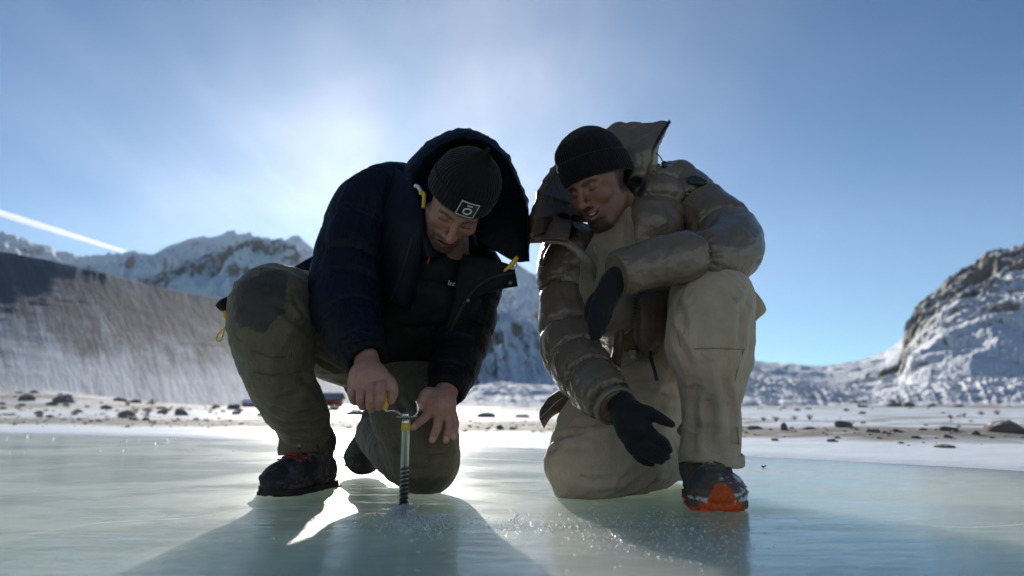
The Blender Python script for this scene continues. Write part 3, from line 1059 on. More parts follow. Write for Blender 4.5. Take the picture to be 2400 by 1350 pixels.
def cloth_mat(name, color, rough=0.5, weave=900, crease=40, crease_str=0.35, crease_dist=0.006, sheen=0.0, spec=0.5, vary=0.18, use_col=False):
    m = Mat(name)
    nz = m.noise(14, 5, 0.6)
    if use_col:
        base = m.attr('Col', 'Color')
        v = m.n('ShaderNodeVectorMath', operation='SCALE'); m.l(base, v.inputs[0]); m.l(m.rng(nz, 0.3, 0.7, 1 - vary, 1 + vary), v.inputs['Scale'])
        colr = v.outputs[0]
    else:
        colr = m.mix(m.rng(nz, 0.3, 0.7), tuple(c * (1 - vary) for c in color), tuple(c * (1 + vary) for c in color))
    m.set(Base_Color=colr, Roughness=rough)
    m.b.inputs['Specular IOR Level'].default_value = spec
    m.b.inputs['Sheen Weight'].default_value = sheen
    c1 = m.noise(crease, 5, 0.62, 1.4)
    c2 = m.noise(crease * 0.42, 4, 0.6, 2.2, m.coord((1, 1, 0.45), (0.3, 0.5, 0.2)))
    ridge = m.math('ADD', m.math('ABSOLUTE', m.math('SUBTRACT', c1, 0.5)), m.math('MULTIPLY', m.math('ABSOLUTE', m.math('SUBTRACT', c2, 0.5)), 1.6))
    h = m.math('ADD', m.math('MULTIPLY', ridge, 1.0), m.math('MULTIPLY', m.noise(weave, 2, 0.5), 0.05))
    m.bump(h, crease_str, crease_dist)
    return m.m


def head_prims(o):
    """skull and face in a frame where the face looks along -y; o tunes the person"""
    jaw = o.get('jaw', 0.0)
    pr = [
        (ell((0, 0.014, 0.045), (0.074, 0.094, 0.083)), 'u', 0),
        (ell((0, -0.030, -0.020), (0.063, 0.062, 0.080)), 'u', 0.03),
        (ell((0, -0.040, -0.072), (0.047, 0.048, 0.040)), 'u', 0.025),
        (ell((0, -0.074, -0.100 - jaw), (0.024, 0.020, 0.018)), 'u', 0.022),
        (rc((-0.052, -0.002, -0.055), (-0.022, -0.066, -0.098 - jaw), 0.017, 0.015), 'u', 0.025),
        (rc((0.052, -0.002, -0.055), (0.022, -0.066, -0.098 - jaw), 0.017, 0.015), 'u', 0.025),
        (ell((-0.041, -0.062, -0.018), (0.024, 0.022, 0.020)), 'u', 0.02),
        (ell((0.041, -0.062, -0.018), (0.024, 0.022, 0.020)), 'u', 0.02),
        (rc((-0.046, -0.070, 0.026), (-0.014, -0.087, 0.024), 0.0085, 0.009), 'u', 0.014),
        (rc((0.046, -0.070, 0.026), (0.014, -0.087, 0.024), 0.0085, 0.009), 'u', 0.014),
        (ell((-0.031, -0.1000, 0.007), (0.020, 0.018, 0.0130)), 's', 0.011),
        (ell((0.031, -0.1000, 0.007), (0.020, 0.018, 0.0130)), 's', 0.011),
        (ell((-0.031, -0.073, 0.005), (0.0145, 0.0135, 0.0125)), 'u', 0.004),
        (ell((0.031, -0.073, 0.005), (0.0145, 0.0135, 0.0125)), 'u', 0.004),
        (rc((0, -0.089, 0.020), (0, -0.115, -0.026), 0.0075, 0.0100), 'u', 0.012),
        (ell((0, -0.117, -0.030), (0.0125, 0.0120, 0.0105)), 'u', 0.008),
        (ell((-0.0135, -0.101, -0.034), (0.0085, 0.0115, 0.0085)), 'u', 0.006),
        (ell((0.0135, -0.101, -0.034), (0.0085, 0.0115, 0.0085)), 'u', 0.006),
        (ell((-0.0065, -0.106, -0.0425), (0.0038, 0.006, 0.004)), 's', 0.003),
        (ell((0.0065, -0.106, -0.0425), (0.0038, 0.006, 0.004)), 's', 0.003),
        # muzzle and lips
        (ell((0, -0.078, -0.060), (0.030, 0.020, 0.022)), 'u', 0.02),
    ]
    sm = o.get('smile', 0.0)
    op = o.get('open', 0.004)
    w = 0.024 + 0.008 * sm
    lift = 0.011 * sm
    for s in (-1, 1):
        pr.append((rc((s * w, -0.080 + 0.004 * sm, -0.063 + lift), (0, -0.098, -0.057 + 0.001 * sm), 0.0028, 0.0058), 'u', 0.005))
        pr.append((rc((s * w, -0.080 + 0.004 * sm, -0.064 + lift), (0, -0.095, -0.070 - op), 0.0028, 0.0066), 'u', 0.005))
    pr.append((ell((0, -0.100, -0.0632 - op * 0.5 + lift * 0.25), (w * 0.86, 0.016, 0.0022 + op * 0.75)), 's', 0.0025))
    if sm:
        for s in (-1, 1):   # cheeks pushed up by the smile, fold beside the mouth
            pr.append((ell((s * 0.040, -0.068, -0.030), (0.018, 0.016, 0.015)), 'u', 0.012))
            pr.append((rc((s * 0.024, -0.096, -0.036), (s * 0.040, -0.084, -0.064), 0.0015, 0.0015), 's', 0.005))
    return pr


def beanie_mesh(R, c, rx=0.088, ry=0.104, ribs=64, rib=0.0014, brim=0.060, z0=0.018, top=0.155, slope=0.26, tip=0.0, yc=0.012, tipx=0.0, puck=0.0, seed=0.0):
    na_, nh = ribs * 8, 64
    th = np.linspace(0, 2 * math.pi, na_, endpoint=False)
    prof = []          # (height, radius scale, rib strength)
    prof += [(z0 + 0.004, 0.93, 0.0), (z0 - 0.002, 0.975, 0.3), (z0, 1.02, 0.9), (z0 + 0.006, 1.045, 1)]
    for t in np.linspace(0.15, 1, 10): prof.append((z0 + brim * t * 0.93, 1.045 + 0.010 * math.sin(t * math.pi), 1))
    prof += [(z0 + brim * 0.985, 1.035, 0.8), (z0 + brim, 1.015, 0.5), (z0 + brim * 0.985, 1.0, 0.6)]
    zb = z0 + brim * 1.0
    for t in np.linspace(0.02, 1, 34):
        z = zb + (top - zb) * math.sin(t * math.pi / 2) ** 0.95
        r = max(0.004, (1 - ((z - zb) / (top - zb)) ** 2.3)) ** 0.56 * 1.0
        if tip:
            z += tip * max(0.0, t - 0.78) ** 1.0 / 0.22 * (1 if t > 0.78 else 0)
        prof.append((z, r, 1.0 if t < 0.97 else 0.4))
    prof = np.array(prof)
    H = prof[:, 0][:, None]; S = prof[:, 1][:, None]; K = prof[:, 2][:, None]
    rr = rib * np.abs(np.cos(th * ribs / 2))[None] ** 0.7 * K
    f = S + rr / rx
    x = rx * f * np.sin(th)[None]; y = -ry * f * np.cos(th)[None] + yc
    tt = np.clip((H - zb) / (top - zb), 0, 1.4)
    z = H - slope * (y - yc) * (1 - 0.75 * np.clip(tt, 0, 1)) + 0 * x
    x = x + tipx * np.clip(tt - 0.5, 0, 1) * 2
    q = np.stack([x, y, z], -1).reshape(-1, 3)
    q = q + (q / np.linalg.norm(q, axis=1)[:, None]) * (0.0035 * fbm(q * 22 + seed, 3))[:, None]
    V = q @ R.T + c
    n0 = len(prof); idx = np.arange(n0 * na_).reshape(n0, na_); nx_ = np.roll(idx, -1, 1)
    Fq = np.stack([idx[:-1], nx_[:-1], nx_[1:], idx[1:]], -1).reshape(-1, 4)
    V = np.vstack([V, V[idx[-1]].mean(0)])
    F3 = np.stack([idx[-1], nx_[-1], np.full(na_, len(V) - 1)], 1)
    return V, Fq, F3


def knit_mat(name, color):
    m = Mat(name)
    nz = m.noise(420, 3, 0.6)
    m.set(Base_Color=m.mix(nz, tuple(c * 0.55 for c in color), tuple(c * 1.5 for c in color)), Roughness=0.9)
    m.b.inputs['Sheen Weight'].default_value = 0.18
    m.b.inputs['Sheen Roughness'].default_value = 0.4
    m.b.inputs['Specular IOR Level'].default_value = 0.1
    m.bump(nz, 0.5, 0.002)
    return m.m


def strip_on(prims, pix, off=0.004, near=0.6, n=40):
    """points that follow a sculpted surface under a line of photo pixels"""
    pts = [hit(prims, x, y, near, off) for x, y in pix]
    pts = [p for p in pts if p is not None]
    return catmull(np.array(pts), n)


def zip_mesh(pts, w=0.008, h=0.003, tooth=0.004):
    """zip: two tapes and a row of teeth"""
    pts = np.asarray(pts)
    L_ = np.concatenate([[0], np.cumsum(np.linalg.norm(np.diff(pts, axis=0), axis=1))])
    n = max(6, int(L_[-1] / tooth))
    q = np.stack([np.interp(np.linspace(0, L_[-1], n), L_, pts[:, k]) for k in range(3)], 1)
    parts = []
    T = np.gradient(q, axis=0); T /= np.linalg.norm(T, axis=1)[:, None]
    view = q - np.array((0, 0, CAM_H)); view /= np.linalg.norm(view, axis=1)[:, None]
    for i in range(n):
        s = np.cross(T[i], view[i]); s /= np.linalg.norm(s) + 1e-9
        d = np.cross(s, T[i])
        parts.append(box_mesh(q[i] + s * w * (0.12 if i % 2 else -0.12), (T[i], s, d), (tooth * 0.55, w * 0.7, h)))
    return merge(parts)


def add(name, vft, mat, parent, smooth=True, col=None, **kw):
    V, q, t = vft if len(vft) == 3 else (*vft, None)
    return obj(name, make_mesh(name, V, q, t, smooth, col), mat, parent, **kw)


CORD_YELLOW = simple_mat('yellow_cord', (0.62, 0.40, 0.02), 0.55, vary=0.15)
CORD_WHITE = simple_mat('white_cord', (0.62, 0.62, 0.58), 0.6, vary=0.1)
BLACK_PLASTIC = simple_mat('black_plastic', (0.012, 0.012, 0.014), 0.4, vary=0.2)
SNAP_METAL = simple_mat('snap_metal', (0.13, 0.11, 0.08), 0.4, 0.9)
WHITE_PRINT = simple_mat('white_print', (0.60, 0.62, 0.63), 0.6, vary=0.05)
ZIP_DARK = simple_mat('zip_dark', (0.016, 0.016, 0.018), 0.35, 0.2)
ZIP_SILVER = simple_mat('zip_silver', (0.35, 0.34, 0.32), 0.3, 1.0)
# ================================================================== PERSON in the navy jacket, turning the ice screw
PA = empty('person', P(900, 1160, 1.95) * np.array((1, 1, 0)),
           'kneeling bearded person in navy puffer jacket turning an ice screw with a bare fist', 'person')

# ---- body: skull, trunk, limbs and bare hands as one skin
RA = rot(22, 56, 14.6)
CA = np.array((-0.150, 1.779, 0.777))
hA = head_prims({'smile': 0.0, 'open': 0.004, 'jaw': 0.002})
mm = 0.001


def hand_right_A():
    """fist closed round the yellow crank knob"""
    pr = []
    D = 1.615
    pr.append((Tube([J(860, 838, 1.67, 27), J(862, 868, 1.645, 33), J(866, 892, 1.625, 40)]), 'u', 0))
    pr.append((ell(P(864, 884, 1.625), (0.046, 0.034, 0.036)), 'u', 0.02))
    # four fingers: knuckle, first bend forward, tip curled back under
    base = [(826, 893, 1.625), (848, 903, 1.605), (872, 908, 1.592), (894, 904, 1.585)]
    mid = [(824, 921, 1.605), (845, 934, 1.588), (868, 941, 1.578), (891, 938, 1.572)]
    low = [(832, 941, 1.63), (851, 952, 1.62), (871, 957, 1.612), (889, 953, 1.606)]
    tip = [(842, 928, 1.655), (858, 936, 1.648), (874, 940, 1.642), (889, 936, 1.636)]
    rad = [10.2, 11.4, 11.8, 11.2]
    for b, m_, l_, t_, r in zip(base, mid, low, tip, rad):
        pr.append((Tube([J(*b, r * 1.12), J(*m_, r), J(*l_, r * 0.93), J(*t_, r * 0.85)]), 'u', 0.004))
    # thumb presses on the near side of the knob
    pr.append((Tube([J(892, 878, 1.62, 16), J(914, 896, 1.602, 14.5), J(921, 918, 1.594, 13), J(915, 938, 1.594, 11)]), 'u', 0.008))
    return pr


def hand_left_A():
    """open hand resting on the kneeling thigh, fingers spread"""
    pr = []
    pr.append((Tube([J(1052, 905, 1.80, 27), J(1040, 930, 1.775, 29), J(1034, 950, 1.755, 30)]), 'u', 0))
    pr.append((ell(P(1033, 948, 1.752), (0.036, 0.020, 0.036)), 'u', 0.02))
    fi = [
        [J(1014, 955, 1.750, 12.5), J(995, 979, 1.738, 10.6), J(981, 991, 1.738, 9.4), J(969, 1002, 1.742, 8.0)],
        [J(1030, 964, 1.748, 12.5), J(1026, 995, 1.738, 10.8), J(1019, 1016, 1.738, 9.6), J(1013, 1031, 1.742, 8.4)],
        [J(1047, 964, 1.750, 12.0), J(1053, 994, 1.744, 10.4), J(1049, 1016, 1.744, 9.3), J(1045, 1032, 1.747, 8.2)],
        [J(1057, 958, 1.758, 11.0), J(1067, 988, 1.756, 9.2), J(1066, 1008, 1.756, 8.3), J(1062, 1025, 1.758, 7.4)],
    ]
    for f in fi: pr.append((Tube(f), 'u', 0.005))
    pr.append((Tube([J(1024, 930, 1.765, 17), J(1003, 921, 1.755, 14.5), J(990, 937, 1.748, 12.0), J(984, 955, 1.746, 9.6)]), 'u', 0.008))
    return pr


bodyA = [(local(hA, RA, CA), 'u', 0)]
nkA = CA + RA @ np.array((0, 0.035, -0.07))
bodyA += [
    (Tube([(*nkA, 0.052), *[J(1050, 600, 1.93, 52)], J(1010, 680, 2.02, 110), J(975, 760, 2.12, 115), J(930, 830, 2.22, 110)]), 'u', 0.03),
    (TJ((1000, 590, 1.98, 60), (900, 478, 2.0, 52), (835, 570, 1.92, 44), (815, 690, 1.85, 38), (838, 785, 1.745, 33), (860, 850, 1.66, 28)), 'u', 0.02),
    (TJ((1030, 610, 1.98, 60), (1105, 600, 2.04, 48), (1106, 680, 2.0, 42), (1088, 780, 1.935, 38), (1062, 865, 1.86, 32), (1048, 915, 1.79, 27)), 'u', 0.02),
    (TJ((900, 830, 2.25, 90), (760, 770, 2.05, 72), (640, 715, 1.88, 58), (660, 880, 1.92, 50), (700, 1000, 2.0, 38), (712, 1090, 2.05, 34)), 'u', 0.02),
    (TJ((950, 850, 2.2, 90), (975, 960, 2.03, 70), (1000, 1085, 1.93, 52), (950, 1090, 2.08, 42), (905, 1045, 2.24, 30), (885, 1020, 2.32, 22)), 'u', 0.02),
]
bodyA += hand_right_A() + hand_left_A()
lo, hi = bounds(bodyA, (-1.0, 1.4, -0.05), (0.3, 2.7, 1.15))
hr, hl = P(866, 900, 1.62), P(1030, 970, 1.75)
fineA = ([(CA[0] - 0.12, CA[0] + 0.12, 0.0021), (hr[0] - 0.085, hr[0] + 0.085, 0.0024), (hl[0] - 0.085, hl[0] + 0.06, 0.0024)],
         [(1.55, 1.90, 0.0022)],
         [(CA[2] - 0.14, CA[2] + 0.16, 0.0021), (hr[2] - 0.09, hr[2] + 0.06, 0.0024), (hl[2] - 0.08, hl[2] + 0.06, 0.0024)])
V, Q = sdf_mesh(bodyA, lo, hi, 0.011, fineA)
V = relax(V, Q, 1, 0.35)


def face_paint(V, R, c, skin, lipc, beard, brow, style):
    q = (V - c) @ R
    col = np.tile(np.array(skin), (len(V), 1)).astype(float)
    n1 = fbm(V * 60, 3); n2 = fbm(V * 300, 2); n3 = fbm(V * 900, 2)
    x, y, z = np.abs(q[:, 0]), q[:, 1], q[:, 2]
    head = (np.abs(q) < (0.1, 0.14, 0.15)).all(1)
    col *= (1 + 0.12 * n1)[:, None]

    def mixc(mask, cc):
        nonlocal col
        mk = (np.clip(mask, 0, 1) * head)[:, None]
        col = col * (1 - mk) + np.array(cc) * mk
    red = np.array(skin) * np.array((1.12, 0.80, 0.78))
    mixc(0.6 * np.exp(-(((x - 0.0) / 0.016) ** 2 + ((z + 0.032) / 0.016) ** 2)) * (y < -0.09), red)
    mixc(0.5 * np.exp(-(((x - 0.04) / 0.02) ** 2 + ((z + 0.02) / 0.018) ** 2)) * (y < -0.04), red)
    front = sstep(-0.055, -0.075, y)
    # beard / moustache
    st = np.clip(0.88 + 0.8 * n2 + 0.7 * n3, 0, 1)
    must = np.exp(-((z + 0.0490 + 0.22 * np.maximum(x - 0.016, 0)) / 0.0080) ** 2) * sstep(0.040, 0.030, x) * front
    goat = sstep(-0.072, -0.080, z) * sstep(0.042, 0.028, x) * sstep(-0.03, -0.055, y)
    sideg = np.exp(-((x - 0.034) / 0.0085) ** 2) * sstep(-0.044, -0.052, z) * front
    jawb = sstep(-0.045, -0.066, z) * sstep(0.02, 0.0, y) * 0.8
    soul = np.exp(-(x / 0.009) ** 2 - ((z + 0.081) / 0.008) ** 2) * front
    bm = np.maximum.reduce([must * style['must'], goat * style['goat'], sideg * style['side'], jawb * style['jaw'], soul * style['goat']])
    mixc(bm * st, beard)
    if style.get('grey'):
        mixc(goat * np.clip(0.15 + 0.9 * n3 + 0.5 * n2, 0, 1) * 0.75, style['grey'])
    # lips, mouth
    sm = style.get('smile', 0.0); op = style.get('open', 0.004)
    zl = -0.0632 + 0.011 * sm * (x / 0.03) ** 1.5
    lipm = np.exp(-((z - zl + op * 0.4) / (0.0078 + op * 0.5)) ** 4) * sstep(0.030 + 0.006 * sm, 0.022 + 0.006 * sm, x) * sstep(-0.078, -0.086, y)
    mixc(lipm * 0.85, lipc)
    inner = np.exp(-((z - zl + op * 0.5) / (0.0020 + op * 0.62)) ** 6) * sstep(0.026 + 0.007 * sm, 0.021 + 0.007 * sm, x) * (y < -0.075)
    mixc(inner * 0.9, style.get('mouth', (0.05, 0.015, 0.012)))
    # brows, lash line, lids
    bz = 0.0245 - 0.010 * ((x - 0.03) / 0.02) ** 2 * (x > 0.03) - 0.003 * (x < 0.018)
    bw = np.exp(-((z - bz) / 0.0050) ** 2) * sstep(0.009, 0.014, x) * sstep(0.053, 0.045, x) * (y < -0.05)
    mixc(bw * np.clip(0.75 + 0.8 * n2, 0, 1) * style.get('brow', 0.9), brow)
    lash = np.exp(-((z - (-0.0005 - 0.0022 * (1 - ((x - 0.031) / 0.014) ** 2))) / 0.0014) ** 2) * sstep(0.0165, 0.0145, np.abs(x - 0.031)) * (y < -0.055)
    mixc(lash * 0.95, (0.012, 0.009, 0.008))
    lid = np.exp(-((x - 0.031) / 0.016) ** 2 - ((z - 0.012) / 0.006) ** 2) * (y < -0.05)
    mixc(lid * 0.35, np.array(skin) * np.array((0.72, 0.6, 0.58)))
    und = np.exp(-((x - 0.030) / 0.015) ** 2 - ((z + 0.009) / 0.005) ** 2) * (y < -0.05)
    mixc(und * 0.30, np.array(skin) * np.array((0.75, 0.66, 0.66)))
    mixc(sstep(-0.022, -0.008, y) * sstep(-0.060, -0.035, z) * (0.75 + n2), beard)
    hair = (~(q[:, 2] < 0.03)) & head & (q[:, 1] > -0.06)
    col[hair] = brow
    return col


skinA = (0.285, 0.153, 0.106)
colA = face_paint(V, RA, CA, skinA, (0.24, 0.09, 0.075), (0.020, 0.016, 0.014), (0.03, 0.021, 0.017),
                  {'must': 1.0, 'goat': 0.95, 'side': 0.95, 'jaw': 0.7, 'grey': (0.17, 0.16, 0.15), 'open': 0.004, 'brow': 1.0})
for hc in (hr, hl):
    w = sstep(0.11, 0.08, np.linalg.norm(V - hc, axis=1))[:, None]
    n = fbm(V * 90, 3)[:, None]
    colA = colA * (1 - w) + (np.array((0.38, 0.20, 0.145)) * (1 + 0.22 * n)) * w
# paler finger nails on the open hand
for jx, jy, D in [(971, 1000, 1.735), (1014, 1029, 1.734), (1045, 1029, 1.738), (1062, 1022, 1.75), (985, 953, 1.738)]:
    w = 0.6 * sstep(0.0085, 0.0055, np.linalg.norm((V - P(jx, jy, D)) * np.array((1, 0.5, 1)), axis=1))[:, None]
    colA = colA * (1 - w) + np.array((0.58, 0.40, 0.34)) * w
SKIN = colour_mat('skin', 0.48, (420, 0.25, 0.0015), vary=0.10, vscale=300, spec=0.45, sss=0.12)
obj('body', make_mesh('body', V, Q, col=colA), SKIN, PA)

# ---- trousers
knA = TJ((905, 820, 2.24, 108), (800, 790, 2.13, 104), (712, 745, 1.97, 102), (640, 713, 1.845, 93), (637, 745, 1.825, 97), (641, 800, 1.835, 91),
         (657, 880, 1.88, 77), (684, 940, 1.93, 70), (712, 995, 1.985, 60), (719, 1037, 2.02, 57))
knB = TJ((955, 850, 2.2, 105), (962, 915, 2.09, 98), (972, 985, 1.98, 95), (1000, 1070, 1.915, 76), (1001, 1096, 1.915, 62))
shB = TJ((995, 1085, 1.93, 66), (950, 1070, 2.05, 62), (905, 1040, 2.20, 50), (882, 1015, 2.30, 46))
trA = [(knA, 'u', 0), (knB, 'u', 0.03), (shB, 'u', 0.03), (ell(P(930, 800, 2.28), (0.19, 0.16, 0.15)), 'u', 0.04)]
lo, hi = bounds(trA, (-1.0, 1.5, -0.05), (0.3, 2.7, 0.9))
V, Q = sdf_mesh(trA, lo, hi, 0.006)
V[:, 2] = np.maximum(V[:, 2], 0.004)
N = normals(V, Q)
d1, t1 = knA.proj(V); d2, t2 = knB.proj(V)
shin = sstep(knA.len * 0.80, knA.len * 0.97, t1) * (d1 < 0.02)
bend = np.exp(-((t1 - knA.len * 0.62) / 0.10) ** 2) * (d1 < 0.02)
V = wrinkles(V, N, 0.0065, 8, (0.35, 0.2, 1.0), 3.5, 4, 1.3)
V = wrinkles(V, normals(V, Q), 0.0028, 22, (0.8, 0.2, 0.5), 4.0, 3, 7.3)
dd = 0.010 * shin * (0.3 - np.abs(noise3(np.stack([V[:, 0] * 5, V[:, 1] * 5, V[:, 2] * 26], 1) + 4)) * 2)
V = V + N * dd[:, None]
V = V + N * (0.006 * (0.3 - 2 * np.abs(noise3(V * np.array((14, 9, 22)) + 8))) * np.exp(-((t1 - knA.len * 0.50) / 0.12) ** 2) * (d1 < 0.02))[:, None]
V = creases(V, Q, trA, [[(634, 706), (668, 734), (700, 760), (728, 786)], [(690, 700), (706, 740), (726, 770)], [(735, 830), (760, 850), (800, 868)], [(628, 945), (680, 968), (730, 962), (762, 945)],
    [(650, 982), (700, 994), (745, 986), (772, 968)], [(668, 1008), (720, 1014), (770, 1004)], [(645, 930), (700, 925), (750, 905)], [(700, 880), (725, 900), (745, 925)],
    [(930, 930), (958, 975), (985, 1000)], [(900, 1010), (935, 1055), (965, 1080)], [(940, 1090), (985, 1100), (1030, 1092)], [(1000, 900), (1018, 925), (1030, 950)]], 0.011, 0.0065)
V[:, 2] = np.maximum(V[:, 2], 0.003)
base = np.array((0.095, 0.084, 0.047))
col = np.tile(base, (len(V), 1)) * (1 + 0.10 * fbm(V * 12, 3))[:, None]
wc = P(612, 705, 1.74)
q = V - wc
wd = np.sqrt((q[:, 0] / 0.066) ** 2 + (q[:, 2] / 0.088) ** 2) + 0.45 * fbm(V * 17 + 2, 3)
w = (sstep(1.0, 0.97, wd) * (q[:, 1] < 0.13) * 0.86)[:, None]
col = col * (1 - w) + np.array((0.020, 0.020, 0.017)) * w
wk = P(1008, 1140, 1.87)
wd = np.sqrt(((V[:, 0] - wk[0]) / 0.075) ** 2 + ((V[:, 2] - wk[2]) / 0.030) ** 2) + 0.5 * fbm(V * 20, 3)
w = (sstep(1.0, 0.96, wd) * 0.6)[:, None]
col = col * (1 - w) + np.array((0.02, 0.02, 0.016)) * w
TR_A = cloth_mat('olive_trouser_cloth', base, 0.62, 1200, 22, 0.6, 0.010, 0.15, 0.35, 0.12, use_col=True)
trousersA = obj('trousers', make_mesh('trousers', V, Q, col=col), TR_A, PA, label='olive hiking trousers with a dark wet patch on the raised knee')
TRA_PLAIN = cloth_mat('olive_trouser_trim', (0.075, 0.067, 0.040), 0.7, 1200, 40, 0.2, 0.004)
# seams stitched over knees and shin
for k, line in enumerate([[(552, 790), (600, 826), (660, 838), (728, 812)], [(590, 872), (640, 880), (700, 872), (742, 850)],
                          [(962, 1060), (1000, 1066), (1040, 1064), (1066, 1058)], [(1000, 1050), (996, 1020), (990, 985), (985, 940)]]):
    add('seam', tube_mesh(strip_on(trA, line, 0.004), 0.0013, 5), TRA_PLAIN, trousersA)
# cuff strap with snaps round the ankle of the planted foot
cj = P(719, 1040, 2.02); ang = np.linspace(0, 2 * math.pi, 73)
rr = 61 * mpp(719, 1040, 2.02)
parts = []
a = ang[:-1]
ringz = [(-0.024, 0.985), (-0.027, 1.03), (-0.02, 1.07), (0.0, 1.06), (0.018, 1.05), (0.024, 1.03), (0.022, 0.97)]
Vr = np.concatenate([np.stack([cj[0] + rr * s * (1 + 0.02 * np.sin(3 * a + 1)) * np.cos(a), cj[1] + rr * s * np.sin(a), cj[2] + h + 0.006 * np.cos(a + 0.4) + 0 * a], 1) for h, s in ringz])
idx = np.arange(len(Vr)).reshape(len(ringz), 72); nx_ = np.roll(idx, -1, 1)
Qr = np.stack([idx[:-1], nx_[:-1], nx_[1:], idx[1:]], -1).reshape(-1, 4)
cuff = add('cuff_strap', (Vr, Qr), TRA_PLAIN, trousersA)


def snap(name, p, nrm, r, mat, parent):
    nrm = np.asarray(nrm, float); nrm /= np.linalg.norm(nrm)
    return add(name, tube_mesh([p - nrm * 0.001, p + nrm * 0.0015, p + nrm * 0.0028], [r, r, r * 0.65], 14), mat, parent)


snap('snap_button', cj + np.array((0.004, -rr * 1.075, -0.002)), (0, -1, 0), 0.0085, SNAP_METAL, trousersA)
snap('snap_button', cj + np.array((-rr * 0.86, -rr * 0.62, -0.012)), (-0.8, -0.6, 0), 0.008, SNAP_METAL, trousersA)

# ---- jacket
NAVY = (0.0060, 0.0088, 0.0165)
JK_A = cloth_mat('navy_down_cloth', NAVY, 0.55, 1500, 30, 0.40, 0.008, 0.0, 0.12, 0.15)
JK_A_DARK = cloth_mat('black_lining_cloth', (0.0048, 0.0052, 0.0066), 0.55, 1500, 36, 0.40, 0.007, 0.0, 0.14, 0.2)
torA = [(TJ((925, 850, 2.24, 128), (960, 760, 2.12, 138), (995, 660, 2.03, 140), (1010, 560, 2.0, 105)), 'u', 0),
        (ell(P(1060, 700, 2.02), (0.12, 0.13, 0.17)), 'u', 0.05),
        (ell(P(930, 470, 2.05), (0.10, 0.11, 0.09)), 'u', 0.05)]
lo, hi = bounds(torA, (-1.0, 1.5, 0.1), (0.4, 2.7, 1.2))
V, Q = sdf_mesh(torA, lo, hi, 0.007)
N = normals(V, Q)
pl = [(P(1000, y, 2.0), (0.05, 0.15, 1)) for y in (520, 610, 700, 790, 870)]
V = plane_seams(V, N, pl, 0.012, 0.016, 0.004, 60, 3)
V = wrinkles(V, normals(V, Q), 0.004, 14, (1, 0, 0.3), 2.0, 3, 5)
jacketA = obj('jacket', make_mesh('jacket', V, Q), JK_A_DARK, PA, label='black quilted inside and front of the open navy puffer jacket')

slR = TJ((925, 458, 2.03, 78), (880, 482, 1.99, 88), (848, 530, 1.95, 87), (826, 590, 1.90, 84), (812, 660, 1.86, 86), (813, 720, 1.80, 82), (832, 785, 1.73, 68), (858, 838, 1.68, 54))
slL = TJ((1070, 590, 2.08, 78), (1105, 640, 2.03, 76), (1099, 705, 1.98, 69), (1093, 745, 1.965, 70), (1080, 800, 1.93, 66), (1064, 858, 1.87, 60), (1047, 915, 1.80, 47))


def sleeve(name, tube, seams, mat, parent, depth, width, seed, res=0.0040, pucker=0.0040, label=None, wr=0.004, end_cut=True):
    pr = [(tube, 'u', 0)]
    if end_cut:
        c, d, r = tube.at(tube.len)
        pr.append((lambda p, c=c, d=d: (p - c) @ d - 0.004, 'i', 0.012))
    j = tube.j
    lo = (j[:, :3] - j[:, 3:4]).min(0) - 0.02; hi = (j[:, :3] + j[:, 3:4]).max(0) + 0.02
    V, Q = sdf_mesh(pr, lo, hi, res)
    N = normals(V, Q)
    V = quilt(V, N, tube, seams, depth, width, pucker, 55, seed)
    N = normals(V, Q)
    d, t = tube.proj(V)
    # long gathers running along the limb, and cross folds at the elbow
    mid, dr, _ = tube.at(tube.len * 0.5)
    V = wrinkles(V, N, wr, 16, dr, 3.5, 3, seed)
    return obj(name, make_mesh(name, V, Q), mat, parent, label=label), pr


sR, sRp = sleeve('sleeve', slR, np.array((0.10, 0.30, 0.47, 0.63, 0.80, 0.955)) * slR.len, JK_A, jacketA, 0.0105, 0.011, 2.2)
sL, sLp = sleeve('sleeve', slL, np.array((0.16, 0.40, 0.57, 0.74, 0.93)) * slL.len, JK_A_DARK, jacketA, 0.0105, 0.011, 7.7)
# gathered cuffs
for tb, s in ((slR, 1.0), (slL, 1.0)):
    c, d, r = tb.at(tb.len * s)
    e1 = np.cross(d, (0, 1, 0)); e1 /= np.linalg.norm(e1); e2 = np.cross(d, e1)
    a = np.linspace(0, 2 * math.pi, 96, endpoint=False)
    rows_ = []
    for h, k in ((-0.014, 0.80), (-0.012, 0.98), (-0.004, 1.0), (0.004, 0.94), (0.010, 0.90), (0.014, 0.84), (0.012, 0.70), (-0.01, 0.62)):
        rad_ = r * k * (1 + 0.025 * np.cos(a * 16) * (h > -0.01))
        rows_.append(c + d * h + rad_[:, None] * (np.cos(a)[:, None] * e1 + np.sin(a)[:, None] * e2))
    Vc = np.concatenate(rows_); idx = np.arange(len(Vc)).reshape(len(rows_), 96); nx_ = np.roll(idx, -1, 1)
    add('cuff', (Vc, np.stack([idx[:-1], nx_[:-1], nx_[1:], idx[1:]], -1).reshape(-1, 4)), JK_A_DARK, jacketA)

